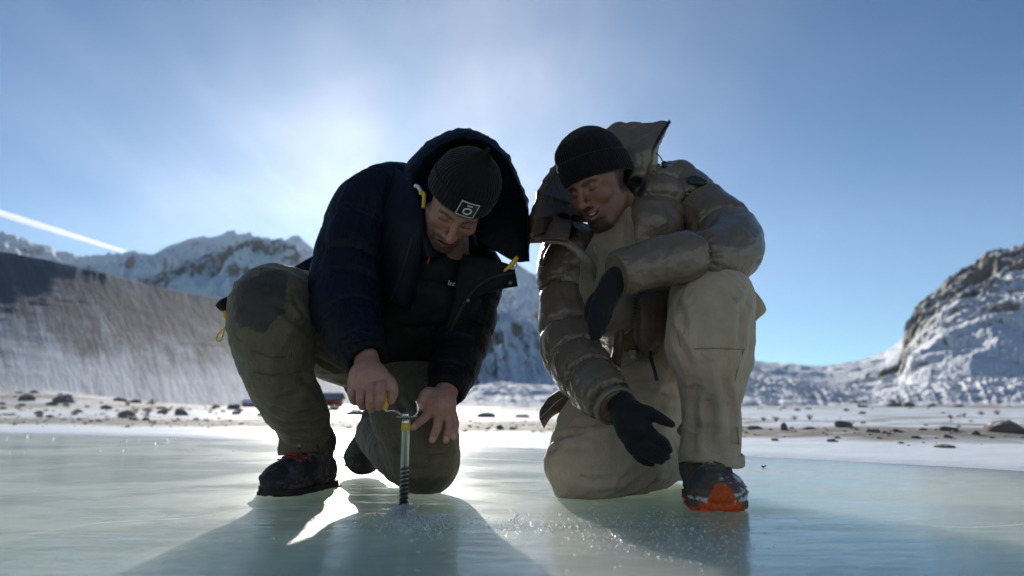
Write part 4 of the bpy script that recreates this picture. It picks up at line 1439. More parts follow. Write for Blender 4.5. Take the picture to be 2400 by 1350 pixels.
# hood: lining, puffy rim and outside in one loft round the head
rim = [(972, 600, 1.83), (955, 520, 1.83), (946, 440, 1.86), (951, 388, 1.90), (985, 348, 1.93), (1038, 312, 1.95), (1088, 302, 1.96), (1140, 317, 1.95),
       (1186, 358, 1.93), (1218, 420, 1.90), (1237, 480, 1.87), (1241, 545, 1.84), (1240, 613, 1.82)]
hc = (1095, 500)
rowsH = []
thk = [62, 58, 54, 44, 40, 38, 36, 30, 20, 13, 9, 8, 8]
for kk in range(-2, 7):
    row = []
    for i, (x, y, D) in enumerate(rim):
        vx, vy = hc[0] - x, hc[1] - y
        ll = math.hypot(vx, vy); vx /= ll; vy /= ll
        if i < 2: vx, vy = 1.0, 0.05
        th_ = thk[i]
        o, dd_ = [(min(ll * 0.75, 120), 0.20), (th_ + 10, 0.055), (th_ * 0.9, -0.015), (th_ * 0.45, -0.045), (0, 0.015), (6, 0.10), (26, 0.22)][kk]
        if kk < 0:      # lining closes behind the head
            f_ = (0.97, 0.72)[kk + 2]
            row.append((x + (hc[0] - x) * f_, y + (hc[1] - y) * f_, D * (1 - f_) + 2.13 * f_)); continue
        row.append((x + vx * o, y + vy * o, D + dd_))
    rowsH.append(row)
G = np.array([[P(*p) for p in r] for r in rowsH])
G = np.array([catmull(r, 150) for r in G]); G = np.array([catmull(G[:, i], 60) for i in range(150)]).transpose(1, 0, 2)
V = G.reshape(-1, 3)
idx = np.arange(60 * 150).reshape(60, 150)
Q = np.stack([idx[:-1, :-1], idx[1:, :-1], idx[1:, 1:], idx[:-1, 1:]], -1).reshape(-1, 4)
N = normals(V, Q)
uu = np.tile(np.linspace(0, 1, 150), 60)
for s in (0.20, 0.36, 0.52, 0.68, 0.82):
    V = V - N * (0.006 * np.exp(-np.abs(uu - s) / 0.012) * np.repeat(sstep(22, 32, np.arange(60)), 150))[:, None]
V = wrinkles(V, N, 0.005, 20, None, 1, 3, 9.0)
hoodA = add('hood', (V, Q), JK_A, jacketA, label='big padded navy hood standing up around the beanie')

# open front: left placket fold beside the face, right storm flap with zip and snaps
V, Q = sheet([[(930, 392, 1.95), (958, 420, 1.87), (985, 470, 1.80), (1000, 520, 1.79)],
              [(905, 480, 1.90), (940, 510, 1.82), (975, 540, 1.78), (992, 570, 1.79)],
              [(890, 570, 1.90), (925, 600, 1.83), (955, 620, 1.80), (978, 640, 1.83)],
              [(885, 680, 1.90), (915, 700, 1.85), (940, 715, 1.84), (960, 725, 1.88)]], 40, 50, 0.030, 0.004, 0.005, 16, 4)
add('placket', (V, Q), JK_A, jacketA)
V, Q = sheet([[(1120, 560, 1.83), (1165, 590, 1.82), (1208, 613, 1.81), (1241, 612, 1.82)],
              [(1105, 520, 1.87), (1160, 530, 1.86), (1205, 540, 1.85), (1238, 540, 1.86)],
              [(1110, 480, 1.96), (1160, 470, 1.96), (1205, 470, 1.93), (1232, 470, 1.90)]], 40, 40, 0.016, 0.0, 0.004, 18, 11)
add('hood_side', (V, Q), JK_A_DARK, jacketA)
V, Q = sheet([[(1085, 595, 1.85), (1140, 605, 1.83), (1180, 615, 1.82), (1205, 624, 1.82)],
              [(1070, 650, 1.85), (1130, 650, 1.83), (1180, 650, 1.82), (1210, 650, 1.82)],
              [(1062, 730, 1.86), (1110, 700, 1.84), (1165, 680, 1.83), (1214, 671, 1.83)]], 40, 30, 0.016, 0.0, 0.004, 20, 12)
add('storm_flap', (V, Q), JK_A_DARK, jacketA)
V, Q = sheet([[(1075, 640, 1.86), (1110, 690, 1.85), (1130, 700, 1.87)],
              [(1058, 720, 1.86), (1085, 740, 1.86), (1110, 750, 1.90)],
              [(1030, 800, 1.88), (1050, 815, 1.88), (1075, 830, 1.91)],
              [(1002, 876, 1.90), (1016, 885, 1.90), (1040, 890, 1.92)]], 24, 50, 0.014, 0.0, 0.003, 20, 13)
add('front_edge', (V, Q), JK_A_DARK, jacketA)


def zip_line(pix, mat, parent, name='zip', w=0.008):
    pts = catmull(np.array([P(*p) for p in pix]), 60)
    return add(name, zip_mesh(pts, w), mat, parent, False, kind='stuff')


zip_line([(1200, 640, 1.808), (1160, 648, 1.812), (1120, 672, 1.822), (1092, 705, 1.838), (1068, 750, 1.848), (1045, 800, 1.866), (1022, 850, 1.88)], ZIP_DARK, jacketA)
zip_line([(965, 560, 1.765), (950, 610, 1.78), (935, 655, 1.80), (915, 705, 1.83)], ZIP_DARK, jacketA)
snap('snap_button', P(1196, 663, 1.812), (0, -1, 0), 0.0058, SNAP_METAL, jacketA)
snap('snap_button', P(1097, 704, 1.832), (0, -1, 0), 0.0058, SNAP_METAL, jacketA)
add('zip_pull', tube_mesh(catmull(np.array([P(1008, 596, 1.80), P(1006, 606, 1.80), P(1001, 618, 1.80)]), 6), 0.0022, 6),
    simple_mat('red_cord', (0.35, 0.02, 0.015), 0.6), jacketA)


def toggle(p0, p1, p2, w0, w1, mat, parent):
    pts = catmull(np.array([p0, p1, p2]), 14)
    r = np.interp(np.linspace(0, 1, 14), [0, 0.42, 0.45, 0.55, 0.58, 0.8, 1], [w0, w0, w0 * 1.25, w0 * 1.25, w0 * 0.9, w0 * 0.7, w1])
    return add('cord_toggle', tube_mesh(pts, r, 10), mat, parent)


toggle(P(1212, 603, 1.79), P(1200, 619, 1.788), P(1181, 636, 1.79), 0.0062, 0.0022, CORD_YELLOW, jacketA)
add('cord_loop', tube_mesh(catmull(np.array([P(1209, 614, 1.795), P(1210, 622, 1.797), P(1202, 629, 1.797), P(1195, 627, 1.794)]), 16), 0.003, 8), CORD_WHITE, jacketA)
add('cord_toggle', tube_mesh(catmull(np.array([P(984, 452, 1.755), P(992, 452, 1.75), P(994, 462, 1.75), P(992, 487, 1.75)]), 16),
    np.interp(np.linspace(0, 1, 16), [0, 0.4, 0.45, 0.62, 0.65, 1], [0.0048, 0.0052, 0.0062, 0.0062, 0.0052, 0.0052]), 10), CORD_YELLOW, jacketA)
add('cord_loop', tube_mesh(catmull(np.array([P(973, 436, 1.765), P(979, 437, 1.758), P(986, 448, 1.755), P(986, 456, 1.755)]), 12), 0.0052, 8), CORD_WHITE, jacketA)

# printed word on the inner vest
vest = [(ell(P(1030, 680, 2.0), (0.11, 0.13, 0.17)), 'u', 0)]
V, Q = sdf_mesh(vest, P(1030, 680, 2.0) - 0.19, P(1030, 680, 2.0) + 0.19, 0.006)
N = normals(V, Q)
V = plane_seams(V, N, [(P(1030, y, 1.9), (0.1, 0, 1)) for y in (590, 625, 660, 695, 730, 765, 800)], 0.006, 0.010, 0.002, 60, 6)
vestA = obj('vest', make_mesh('vest', V, Q), JK_A_DARK, PA, label='thin black quilted vest under the open jacket')


def text_mesh(txt, size, extrude=0.0006):
    cu = bpy.data.curves.new('lettering', 'FONT'); cu.body = txt; cu.size = size; cu.extrude = extrude
    o = bpy.data.objects.new('lettering', cu); COL.objects.link(o)
    bpy.context.view_layer.update()
    me = bpy.data.meshes.new_from_object(o.evaluated_get(bpy.context.evaluated_depsgraph_get()))
    bpy.data.objects.remove(o)
    v = np.array([x.co[:] for x in me.vertices]); f = [tuple(p.vertices) for p in me.polygons]
    bpy.data.meshes.remove(me)
    return v, f


v, f = text_mesh('Inte', 0.019)
pt = hit(vest, 1049, 668, 1.0, 0.004)
R_ = rot(8, 12, 8)
v = v @ np.array([[1, 0, 0], [0, 0, 1], [0, -1, 0]])          # text plane -> local x,z, facing -y
v = v @ R_.T + pt
me = bpy.data.meshes.new('lettering'); me.from_pydata(v.tolist(), [], f)
obj('lettering', me, WHITE_PRINT, vestA)

# dark hem of the jacket showing behind the raised knee, with its yellow drawcord
V, Q = sheet([[(505, 715, 2.02), (522, 700, 2.01), (560, 690, 2.04), (680, 690, 2.2), (860, 700, 2.3)], [(515, 726, 2.02), (530, 722, 2.01), (565, 730, 2.05), (680, 760, 2.22), (860, 780, 2.33)], [(535, 732, 2.02), (545, 738, 2.01), (580, 760, 2.06), (690, 800, 2.23), (860, 840, 2.34)]], 50, 14, 0.012, 0, 0.004, 30, 3)
add('hem', (V, Q), JK_A_DARK, jacketA)
V, Q = sheet([[(680, 632, 2.06), (706, 616, 2.05), (735, 600, 2.05)], [(700, 650, 2.06), (720, 640, 2.05), (745, 640, 2.05)], [(730, 668, 2.06), (740, 680, 2.05), (760, 690, 2.05)]], 16, 14, 0.03, 0, 0.004, 30, 5)
add('hem', (V, Q), JK_A, jacketA)
add('drawcord', tube_mesh(catmull(np.array([P(527, 728, 1.99), P(528, 745, 1.985), P(531, 764, 1.985), P(522, 772, 1.985), P(511, 784, 1.985), P(508, 796, 1.985), P(516, 799, 1.985),
                                            P(522, 788, 1.985), P(527, 772, 1.98), P(538, 768, 1.98), P(550, 771, 1.99)]), 60), 0.0026, 8), CORD_YELLOW, jacketA)
add('cord_lock', tube_mesh(np.array([P(527, 730, 1.985), P(527.5, 736, 1.985), P(528, 744, 1.985)]), [0.006, 0.0065, 0.0045], 10), CORD_YELLOW, jacketA)

# ---- beanie with the square badge
BK = knit_mat('charcoal_knit', (0.011, 0.0105, 0.011))
bpA = dict(rx=0.087, ry=0.103, ribs=50, rib=0.0022, brim=0.058, z0=0.020, top=0.158, slope=0.22, tip=0.034, tipx=0.004)
V, Q, T3 = beanie_mesh(RA, CA, **bpA)
beanieA = add('beanie', (V, Q, T3), BK, PA, label='charcoal ribbed beanie with a pointed top and square white-framed badge')


def on_brim(u, h, off):
    """place on the folded brim: u metres round from the front, h metres up"""
    th = u / 0.092
    S = 1.058 + off / 0.09
    x = bpA['rx'] * S * np.sin(th); y = -bpA['ry'] * S * np.cos(th) + 0.012
    z = bpA['z0'] + h - bpA['slope'] * (y - 0.012)
    return np.stack([x, y, z], -1) @ RA.T + CA


def brim_patch(u0, u1, h0, h1, off, n=10):
    U, H = np.meshgrid(np.linspace(u0, u1, n), np.linspace(h0, h1, n))
    A = on_brim(U.ravel(), H.ravel(), off); B_ = on_brim(U.ravel(), H.ravel(), off - 0.003)
    idx = np.arange(n * n).reshape(n, n)
    f = np.stack([idx[:-1, :-1], idx[:-1, 1:], idx[1:, 1:], idx[1:, :-1]], -1).reshape(-1, 4)
    ring = np.concatenate([idx[0, :], idx[1:, -1], idx[-1, ::-1][1:], idx[::-1, 0][1:-1]]); nx_ = np.roll(ring, -1)
    return np.concatenate([A, B_]), np.concatenate([f, f[:, ::-1] + n * n, np.stack([ring, ring + n * n, nx_ + n * n, nx_], 1)]), None


bu, bh, bs = 0.006, 0.0285, 0.0238
badge = add('badge', brim_patch(bu - bs, bu + bs, bh - bs, bh + bs, 0.0035), BLACK_PLASTIC, beanieA)
fr = [brim_patch(bu - bs, bu + bs, bh + s * bs - 0.0008, bh + s * bs + 0.0008, 0.0045, 8) for s in (-0.97, 0.97)]
fr += [brim_patch(bu + s * bs - 0.0008, bu + s * bs + 0.0008, bh - bs, bh + bs, 0.0045, 8) for s in (-0.97, 0.97)]
add('badge_frame', merge(fr), WHITE_PRINT, badge) if False else add('badge_frame', merge(fr), WHITE_PRINT, beanieA)
a = np.linspace(0, 2 * math.pi, 41)
ro, ri = 0.0118, 0.0078
rv = [on_brim(bu + 0.001 + r * np.cos(a), bh - 0.005 + r * np.sin(a), o) for r, o in ((ri, 0.003), (ri, 0.0048), (ro, 0.0048), (ro, 0.003))]
Vr = np.concatenate(rv); idx = np.arange(len(Vr)).reshape(4, 41)
add('badge_ring', (Vr, np.stack([idx[:-1, :-1], idx[:-1, 1:], idx[1:, 1:], idx[1:, :-1]], -1).reshape(-1, 4)), WHITE_PRINT, beanieA)
add('badge_bar', brim_patch(bu - 0.0065, bu + 0.0075, bh + 0.0125, bh + 0.0158, 0.0048, 6), WHITE_PRINT, beanieA)
# ================================================================== PERSON in the taupe jacket, looking on
PB = empty('person', P(1520, 1160, 1.85) * np.array((1, 1, 0)),
           'smiling kneeling person in taupe puffer jacket, black beanie and black gloves', 'person')
RB = rot(-48, 24, -9)
CB = np.array((0.247, 1.843, 0.850))
hB = head_prims({'smile': 1.0, 'open': 0.005, 'jaw': 0.0})
nkB = CB + RB @ np.array((0, 0.035, -0.07))
bodyB = [(local(hB, RB, CB), 'u', 0),
         (Tube([(*nkB, 0.052), J(1465, 560, 1.95, 44), J(1495, 660, 2.07, 90), J(1520, 780, 2.17, 88), J(1545, 860, 2.24, 85)]), 'u', 0.03),
         (TJ((1480, 600, 2.05, 50), (1345, 620, 2.02, 36), (1330, 720, 1.95, 34), (1338, 810, 1.87, 32), (1395, 895, 1.72, 33), (1440, 940, 1.64, 25), (1470, 980, 1.622, 20)), 'u', 0.02),
         (TJ((1510, 560, 2.02, 50), (1605, 470, 2.0, 40), (1690, 540, 1.88, 38), (1705, 585, 1.77, 38), (1580, 605, 1.65, 34), (1470, 640, 1.61, 24), (1430, 680, 1.625, 18)), 'u', 0.02),
         (TJ((1560, 860, 2.2, 85), (1640, 760, 1.98, 70), (1670, 690, 1.76, 55), (1665, 850, 1.78, 48), (1665, 1000, 1.77, 36), (1665, 1090, 1.76, 32)), 'u', 0.02),
         (TJ((1530, 880, 2.2, 85), (1450, 985, 1.98, 70), (1375, 1085, 1.86, 52), (1470, 1090, 2.0, 44), (1560, 1075, 2.15, 34), (1585, 1100, 2.2, 28)), 'u', 0.02)]
lo, hi = bounds(bodyB, (-0.1, 1.4, -0.05), (1.0, 2.7, 1.15))
fineB = ([(CB[0] - 0.13, CB[0] + 0.12, 0.0021)], [(CB[1] - 0.16, CB[1] + 0.10, 0.0021)], [(CB[2] - 0.16, CB[2] + 0.14, 0.0021)])
V, Q = sdf_mesh(bodyB, lo, hi, 0.013, fineB)
V = relax(V, Q, 1, 0.3)
skinB = (0.205, 0.100, 0.060)
colB = face_paint(V, RB, CB, skinB, (0.34, 0.14, 0.12), (0.010, 0.008, 0.007), (0.014, 0.010, 0.008),
                  {'must': 0.75, 'goat': 0.95, 'side': 0.45, 'jaw': 0.45, 'smile': 1.0, 'open': 0.005, 'mouth': (0.09, 0.03, 0.028)})
bodyBo = obj('body', make_mesh('body', V, Q, col=colB), SKIN, PB)
# teeth in the open smile
tv = []
for i in range(-5, 6):
    x = i * 0.0043
    yy = -0.0905 + 0.9 * (x * x) / 0.03
    tv.append(box_mesh((x, yy, -0.0622 + 0.011 * (abs(x) / 0.03) ** 1.5 * 0.7), np.eye(3), (0.0040, 0.004, 0.0062)))
V, Q, T3 = merge(tv)
add('teeth', (V @ RB.T + CB, Q, T3), simple_mat('tooth_enamel', (0.72, 0.68, 0.60), 0.25, vary=0.05), bodyBo)

# ---- beanie
BKB = knit_mat('black_knit', (0.0085, 0.0085, 0.0095))
V, Q, T3 = beanie_mesh(RB, CB, rx=0.089, ry=0.104, ribs=66, rib=0.0017, brim=0.062, z0=0.010, top=0.166, slope=0.24, tip=0.0, seed=3.0)
add('beanie', (V, Q, T3), BKB, PB, label='black ribbed beanie with folded brim')

# ---- trousers
KHAKI = (0.40, 0.335, 0.23)
lgF = TJ((1560, 850, 2.2, 105), (1630, 770, 2.02, 104), (1668, 718, 1.84, 96), (1668, 700, 1.74, 88), (1667, 745, 1.70, 97), (1664, 810, 1.70, 97), (1668, 872, 1.72, 80),
         (1667, 935, 1.735, 64), (1667, 1000, 1.74, 66), (1664, 1055, 1.74, 72), (1664, 1078, 1.74, 72))
lgK = TJ((1540, 870, 2.2, 108), (1490, 930, 2.06, 104), (1430, 1000, 1.93, 108), (1378, 1070, 1.85, 90), (1372, 1092, 1.84, 76))
shK = TJ((1380, 1090, 1.86, 74), (1450, 1092, 1.92, 74), (1520, 1080, 2.02, 62), (1575, 1065, 2.16, 54))
hemc, hemd, _ = lgF.at(lgF.len)
trB = [(lgF, 'u', 0), (lambda p: (p - hemc) @ hemd - 0.002, 'i', 0.008), (lgK, 'u', 0.03), (shK, 'u', 0.05), (ell(P(1560, 850, 2.25), (0.18, 0.16, 0.14)), 'u', 0.05),
       (ell(P(1345, 1120, 1.86), (0.058, 0.07, 0.05)), 'u', 0.04)]
trB = [trB[0], trB[1]] + trB[2:]
lo, hi = bounds(trB, (-0.1, 1.4, -0.05), (1.0, 2.7, 0.9))
V, Q = sdf_mesh(trB, lo, hi, 0.006)
V[:, 2] = np.maximum(V[:, 2], 0.004)
N = normals(V, Q)
dF, tF = lgF.proj(V); dK, tK = lgK.proj(V); dS, tS = shK.proj(V)
V = wrinkles(V, N, 0.007, 7, (0.15, 0.3, 1.0), 3.5, 4, 2.1)
N = normals(V, Q)
fr_ = (dF < 0.02)
low = sstep(lgF.len * 0.55, lgF.len * 0.8, tF) * fr_
V = V + N * (0.016 * low * (0.35 - 2 * np.abs(noise3(np.stack([V[:, 0] * 13 + V[:, 2] * 3, V[:, 1] * 13, V[:, 2] * 3.5], 1) + 3))))[:, None]
kn = (np.minimum(dK, dS) < 0.03) & ~fr_
ax_ = np.array((0.85, 0.1, 0.5)); ax_ /= np.linalg.norm(ax_)
V = wrinkles(V, N * kn[:, None], 0.017, 7.0, ax_, 4.5, 3, 6.3)
V = wrinkles(V, N, 0.0018, 40, (0.4, 0, 1), 3, 2, 5.0)
V = creases(V, Q, trB, [[(1574, 745), (1590, 790), (1612, 835), (1628, 880)], [(1590, 700), (1600, 740), (1606, 790)], [(1756, 690), (1742, 730), (1736, 780), (1738, 820)], [(1700, 660), (1725, 700), (1735, 740)],
    [(1632, 890), (1626, 950), (1630, 1010), (1626, 1060)], [(1690, 880), (1704, 940), (1712, 1000), (1714, 1060)], [(1660, 930), (1668, 980), (1660, 1040)], [(1610, 975), (1640, 1000), (1690, 1010)],
    [(1300, 990), (1345, 998), (1400, 992)], [(1292, 1040), (1320, 1028), (1365, 1024)], [(1295, 1060), (1330, 1048), (1370, 1050)], [(1350, 1114), (1400, 1120), (1450, 1112), (1476, 1098)],
    [(1440, 1148), (1490, 1124), (1530, 1092), (1560, 1050)], [(1470, 1152), (1520, 1128), (1560, 1098)], [(1480, 1080), (1520, 1060), (1560, 1020)], [(1390, 1150), (1440, 1128), (1480, 1115)],
    [(1470, 920), (1520, 915), (1570, 925)], [(1500, 960), (1540, 950), (1585, 955)]], 0.013, 0.0075)
V[:, 2] = np.maximum(V[:, 2], 0.003)
TR_B = cloth_mat('khaki_trouser_cloth', KHAKI, 0.7, 1300, 20, 0.55, 0.010, 0.2, 0.3, 0.08)
trousersB = obj('trousers', make_mesh('trousers', V, Q), TR_B, PB, label='loose khaki trousers with one knee on the ice')
TRB_TRIM = cloth_mat('khaki_trim', tuple(c * 0.6 for c in KHAKI), 0.75, 1300, 40, 0.2, 0.004)
for line in [[(1572, 825), (1620, 818), (1690, 816), (1745, 820)], [(1720, 905), (1728, 870), (1738, 838), (1744, 815)], [(1725, 930), (1727, 990), (1731, 1040), (1733, 1085)],
             [(1592, 700), (1586, 740), (1590, 790), (1600, 830)], [(1300, 1040), (1340, 1026), (1390, 1020), (1420, 1022)], [(1545, 905), (1560, 940), (1580, 948), (1598, 930)],
             [(1360, 1115), (1400, 1116), (1450, 1110), (1470, 1098)]]:
    add('seam', tube_mesh(strip_on(trB, line, 0.005), 0.0014, 5), TRB_TRIM, trousersB)
# hem: double-stitched fold at the bottom of the trouser leg
c, d, r = lgF.at(lgF.len - 0.004)
e1 = np.cross(d, (0, 1, 0)); e1 /= np.linalg.norm(e1); e2 = np.cross(d, e1)
a = np.linspace(0, 2 * math.pi, 90, endpoint=False); rows_ = []
for h, k in ((-0.016, 0.97), (-0.012, 1.03), (0.0, 1.04), (0.010, 1.035), (0.013, 1.0), (0.008, 0.93), (-0.02, 0.88)):
    rad_ = r * k * (1 + 0.03 * np.sin(3 * a + 1.0) + 0.02 * np.sin(7 * a))
    rows_.append(c + d * (h + 0.006 * np.sin(2 * a))[:, None] + rad_[:, None] * (np.cos(a)[:, None] * e1 + np.sin(a)[:, None] * e2))
Vc = np.concatenate(rows_); idx = np.arange(len(Vc)).reshape(len(rows_), 90); nx_ = np.roll(idx, -1, 1)
add('trouser_hem', (Vc, np.stack([idx[:-1], nx_[:-1], nx_[1:], idx[1:]], -1).reshape(-1, 4)), TR_B, trousersB)

# ---- sweater and neck chain
swB = [(TJ((1452, 520, 1.90, 52), (1445, 565, 1.885, 55), (1425, 640, 1.885, 66), (1430, 720, 1.92, 70)), 'u', 0)]
lo, hi = bounds(swB, (-0.1, 1.5, 0.3), (0.7, 2.4, 1.1))
V, Q = sdf_mesh(swB, lo, hi, 0.005)
V = wrinkles(V, normals(V, Q), 0.004, 16, (1, 0, 0.3), 3, 3, 1)
sweater = obj('sweater', make_mesh('sweater', V, Q), cloth_mat('beige_knit', (0.20, 0.165, 0.11), 0.9, 700, 60, 0.3, 0.003, 0.4, 0.1), PB, label='beige high-necked sweater')
chain = []
for line in ([(1388, 560), (1396, 590), (1410, 622)], [(1470, 505), (1468, 540), (1461, 575)]):
    pts = strip_on(swB, line, 0.004, n=34)
    for i, p in enumerate(pts):
        chain.append(box_mesh(p, np.eye(3) if i % 2 else rot(0, 0, 45), (0.0022, 0.0022, 0.0030)))
add('neck_chain', merge(chain), SNAP_METAL, sweater, False, kind='stuff')

# ---- jacket
TAUPE = (0.132, 0.104, 0.071)
JK_B = cloth_mat('taupe_down_cloth', TAUPE, 0.27, 1500, 26, 0.38, 0.009, 0.0, 0.6, 0.08)
JK_B_DARK = cloth_mat('brown_lining_cloth', (0.095, 0.068, 0.044), 0.55, 1500, 30, 0.5, 0.008, 0.0, 0.4, 0.2)
torB = [(TJ((1530, 850, 2.24, 118), (1515, 760, 2.13, 130), (1490, 660, 2.05, 140), (1500, 560, 2.02, 110), (1520, 470, 2.02, 70)), 'u', 0),
        (ell(P(1545, 480, 1.95), (0.085, 0.075, 0.125)), 'u', 0.03),
        (ell(P(1350, 650, 1.97), (0.085, 0.08, 0.10)), 'u', 0.04),
        (ell(P(1590, 420, 2.02), (0.055, 0.08, 0.055)), 'u', 0.04)]
lo, hi = bounds(torB, (-0.1, 1.5, 0.2), (1.0, 2.7, 1.2))
V, Q = sdf_mesh(torB, lo, hi, 0.0055)
N = normals(V, Q)
pl = [(P(1545, y, 1.9), (0.10, 0.1, 1)) for y in (400, 462, 560, 640, 720, 800)]
V = plane_seams(V, N, pl, 0.015, 0.016, 0.005, 60, 3)
V = wrinkles(V, normals(V, Q), 0.004, 16, (0.3, 0, 1), 2.5, 3, 5)
jacketB = obj('jacket', make_mesh('jacket', V, Q), JK_B, PB, label='shiny taupe down jacket hanging open')

bR = TJ((1340, 590, 2.02, 72), (1326, 640, 1.99, 68), (1328, 700, 1.96, 64), (1329, 760, 1.92, 68), (1338, 815, 1.87, 70), (1362, 862, 1.79, 70), (1396, 905, 1.71, 66), (1440, 950, 1.635, 52))
bL = TJ((1580, 440, 2.02, 62), (1622, 470, 1.98, 64), (1668, 515, 1.93, 72), (1705, 555, 1.86, 76), (1706, 588, 1.78, 76), (1664, 602, 1.715, 66), (1590, 604, 1.66, 62), (1515, 622, 1.625, 58), (1452, 640, 1.60, 53))
sleeve('sleeve', bR, np.array((0.22, 0.45, 0.64, 0.80, 0.965)) * bR.len, JK_B, jacketB, 0.022, 0.009, 4.4, pucker=0.0055, wr=0.006)
sleeve('sleeve', bL, np.array((0.13, 0.33, 0.70)) * bL.len, JK_B, jacketB, 0.024, 0.009, 8.1, pucker=0.0055, wr=0.0055)
for tb in (bR, bL):
    c, d, r = tb.at(tb.len)
    e1 = np.cross(d, (0, 1, 0.1)); e1 /= np.linalg.norm(e1); e2 = np.cross(d, e1)
    a = np.linspace(0, 2 * math.pi, 96, endpoint=False); rows_ = []
    for h, k in ((-0.012, 0.90), (-0.009, 0.99), (-0.002, 1.0), (0.006, 0.97), (0.010, 0.90), (0.006, 0.78), (-0.012, 0.72)):
        rad_ = r * k * (1 + 0.015 * np.cos(a * 19))
        rows_.append(c + d * h + rad_[:, None] * (np.cos(a)[:, None] * e1 + np.sin(a)[:, None] * e2))
    Vc = np.concatenate(rows_); idx = np.arange(len(Vc)).reshape(len(rows_), 96); nx_ = np.roll(idx, -1, 1)
    add('cuff', (Vc, np.stack([idx[:-1], nx_[:-1], nx_[1:], idx[1:]], -1).reshape(-1, 4)), JK_B, jacketB)

# hood: padded bowl to the left of the face, crumpled flap with zip standing up behind
def loft(rows, nu, nv, seed, amp=0.006, sc=20, seams=(), depth=0.007):
    G = np.array([[P(*p) for p in r] for r in rows])
    G = np.array([catmull(r, nu) for r in G]); G = np.array([catmull(G[:, i], nv) for i in range(nu)]).transpose(1, 0, 2)
    V = G.reshape(-1, 3); idx = np.arange(nu * nv).reshape(nv, nu)
    Q = np.stack([idx[:-1, :-1], idx[1:, :-1], idx[1:, 1:], idx[:-1, 1:]], -1).reshape(-1, 4)
    N = normals(V, Q); uu = np.tile(np.linspace(0, 1, nu), nv)
    for s in seams: V = V - N * (depth * np.exp(-np.abs(uu - s) / 0.014))[:, None]
    return wrinkles(V, N, amp, sc, None, 1, 3, seed), Q


rimB = [(1330, 572, 1.80), (1285, 566, 1.80), (1242, 562, 1.82), (1237, 535, 1.84), (1246, 490, 1.87), (1264, 440, 1.91), (1290, 398, 1.96), (1340, 345, 2.03), (1400, 320, 2.06)]
rowsB = []
for kk in range(-1, 7):
    row = []
    for i, (x, y, D) in enumerate(rimB):
        if kk < 0:
            row.append((x + (1420 - x) * 0.92, y + (510 - y) * 0.92, 2.07)); continue
        vx, vy = 1405 - x, 500 - y; ll = math.hypot(vx, vy); vx /= ll; vy /= ll
        if i < 2: vx, vy = 0.2, -1.0
        th_ = 26 if i > 2 else 16
        o, dd_ = [(95 if i > 1 else 70, 0.20), (th_ + 34, 0.10), (th_, 0.0), (th_ * 0.5, -0.03), (0, 0.01), (8, 0.09), (34, 0.20)][kk]
        row.append((x + vx * o, y + vy * o, D + dd_))
    rowsB.append(row)
V, Q = loft(rowsB, 110, 56, 5.5, 0.005, 15, (0.30, 0.45, 0.6, 0.75))
hoodB = add('hood', (V, Q), JK_B_DARK, jacketB, label='quilted brown hood fallen open around the neck')
V, Q = sheet([[(1398, 325, 2.02), (1438, 292, 1.98), (1500, 288, 1.95), (1568, 286, 1.93)],
              [(1410, 360, 2.0), (1450, 330, 1.94), (1505, 318, 1.92), (1553, 312, 1.90)],
              [(1425, 400, 1.97), (1462, 372, 1.90), (1505, 352, 1.88), (1537, 340, 1.88)],
              [(1450, 440, 1.95), (1478, 415, 1.89), (1508, 392, 1.88), (1527, 372, 1.88)],
              [(1475, 470, 1.93), (1492, 450, 1.89), (1515, 425, 1.90), (1532, 400, 1.91)]], 60, 60, 0.020, 0.0, 0.014, 22, 31)
add('hood_flap', (V, Q), JK_B, jacketB, label='crumpled hood flap with zip edge standing behind the beanie')
V, Q = sheet([[(1568, 286, 1.935), (1560, 305, 1.94), (1550, 330, 1.95)], [(1553, 312, 1.905), (1550, 325, 1.92), (1546, 340, 1.94)], [(1537, 340, 1.885), (1538, 350, 1.90), (1542, 358, 1.93)], [(1525, 378, 1.885), (1532, 385, 1.90), (1541, 392, 1.93)]], 16, 30, 0.008, 0, 0.005, 40, 8)
add('hood_lining', (V, Q), cloth_mat('pale_fleece', (0.30, 0.27, 0.22), 0.95, 500, 120, 0.5, 0.004, 0.4, 0.05), jacketB)
zip_line([(1570, 284, 1.925), (1552, 312, 1.892), (1536, 340, 1.872), (1526, 365, 1.872), (1524, 385, 1.875), (1512, 425, 1.88), (1497, 455, 1.865), (1489, 490, 1.86), (1486, 530, 1.86), (1484, 566, 1.86)], ZIP_DARK, jacketB, w=0.012)
# cord and barrel lock hanging by the shoulder, and one at the left chest
for pts, lock in (([(1537, 358, 1.87), (1546, 366, 1.865), (1552, 376, 1.86), (1557, 384, 1.855)], (1557, 386, 1.855)),
                  ([(1280, 570, 1.80), (1277, 585, 1.80), (1272, 602, 1.80), (1271, 612, 1.80)], (1271, 616, 1.80)),
                  ([(1292, 570, 1.80), (1286, 580, 1.80), (1277, 598, 1.80), (1274, 612, 1.80)], None)):
    add('drawcord', tube_mesh(catmull(np.array([P(*p) for p in pts]), 16), 0.0016, 6), BLACK_PLASTIC, jacketB)
    if lock:
        p = P(*lock)
        add('cord_lock', tube_mesh(np.array([p + (0, 0, .010), p + (0, 0, .007), p, p - (0, 0, .007), p - (0, 0, .010)]), [0.004, 0.0085, 0.0095, 0.0085, 0.004], 12), BLACK_PLASTIC, jacketB)
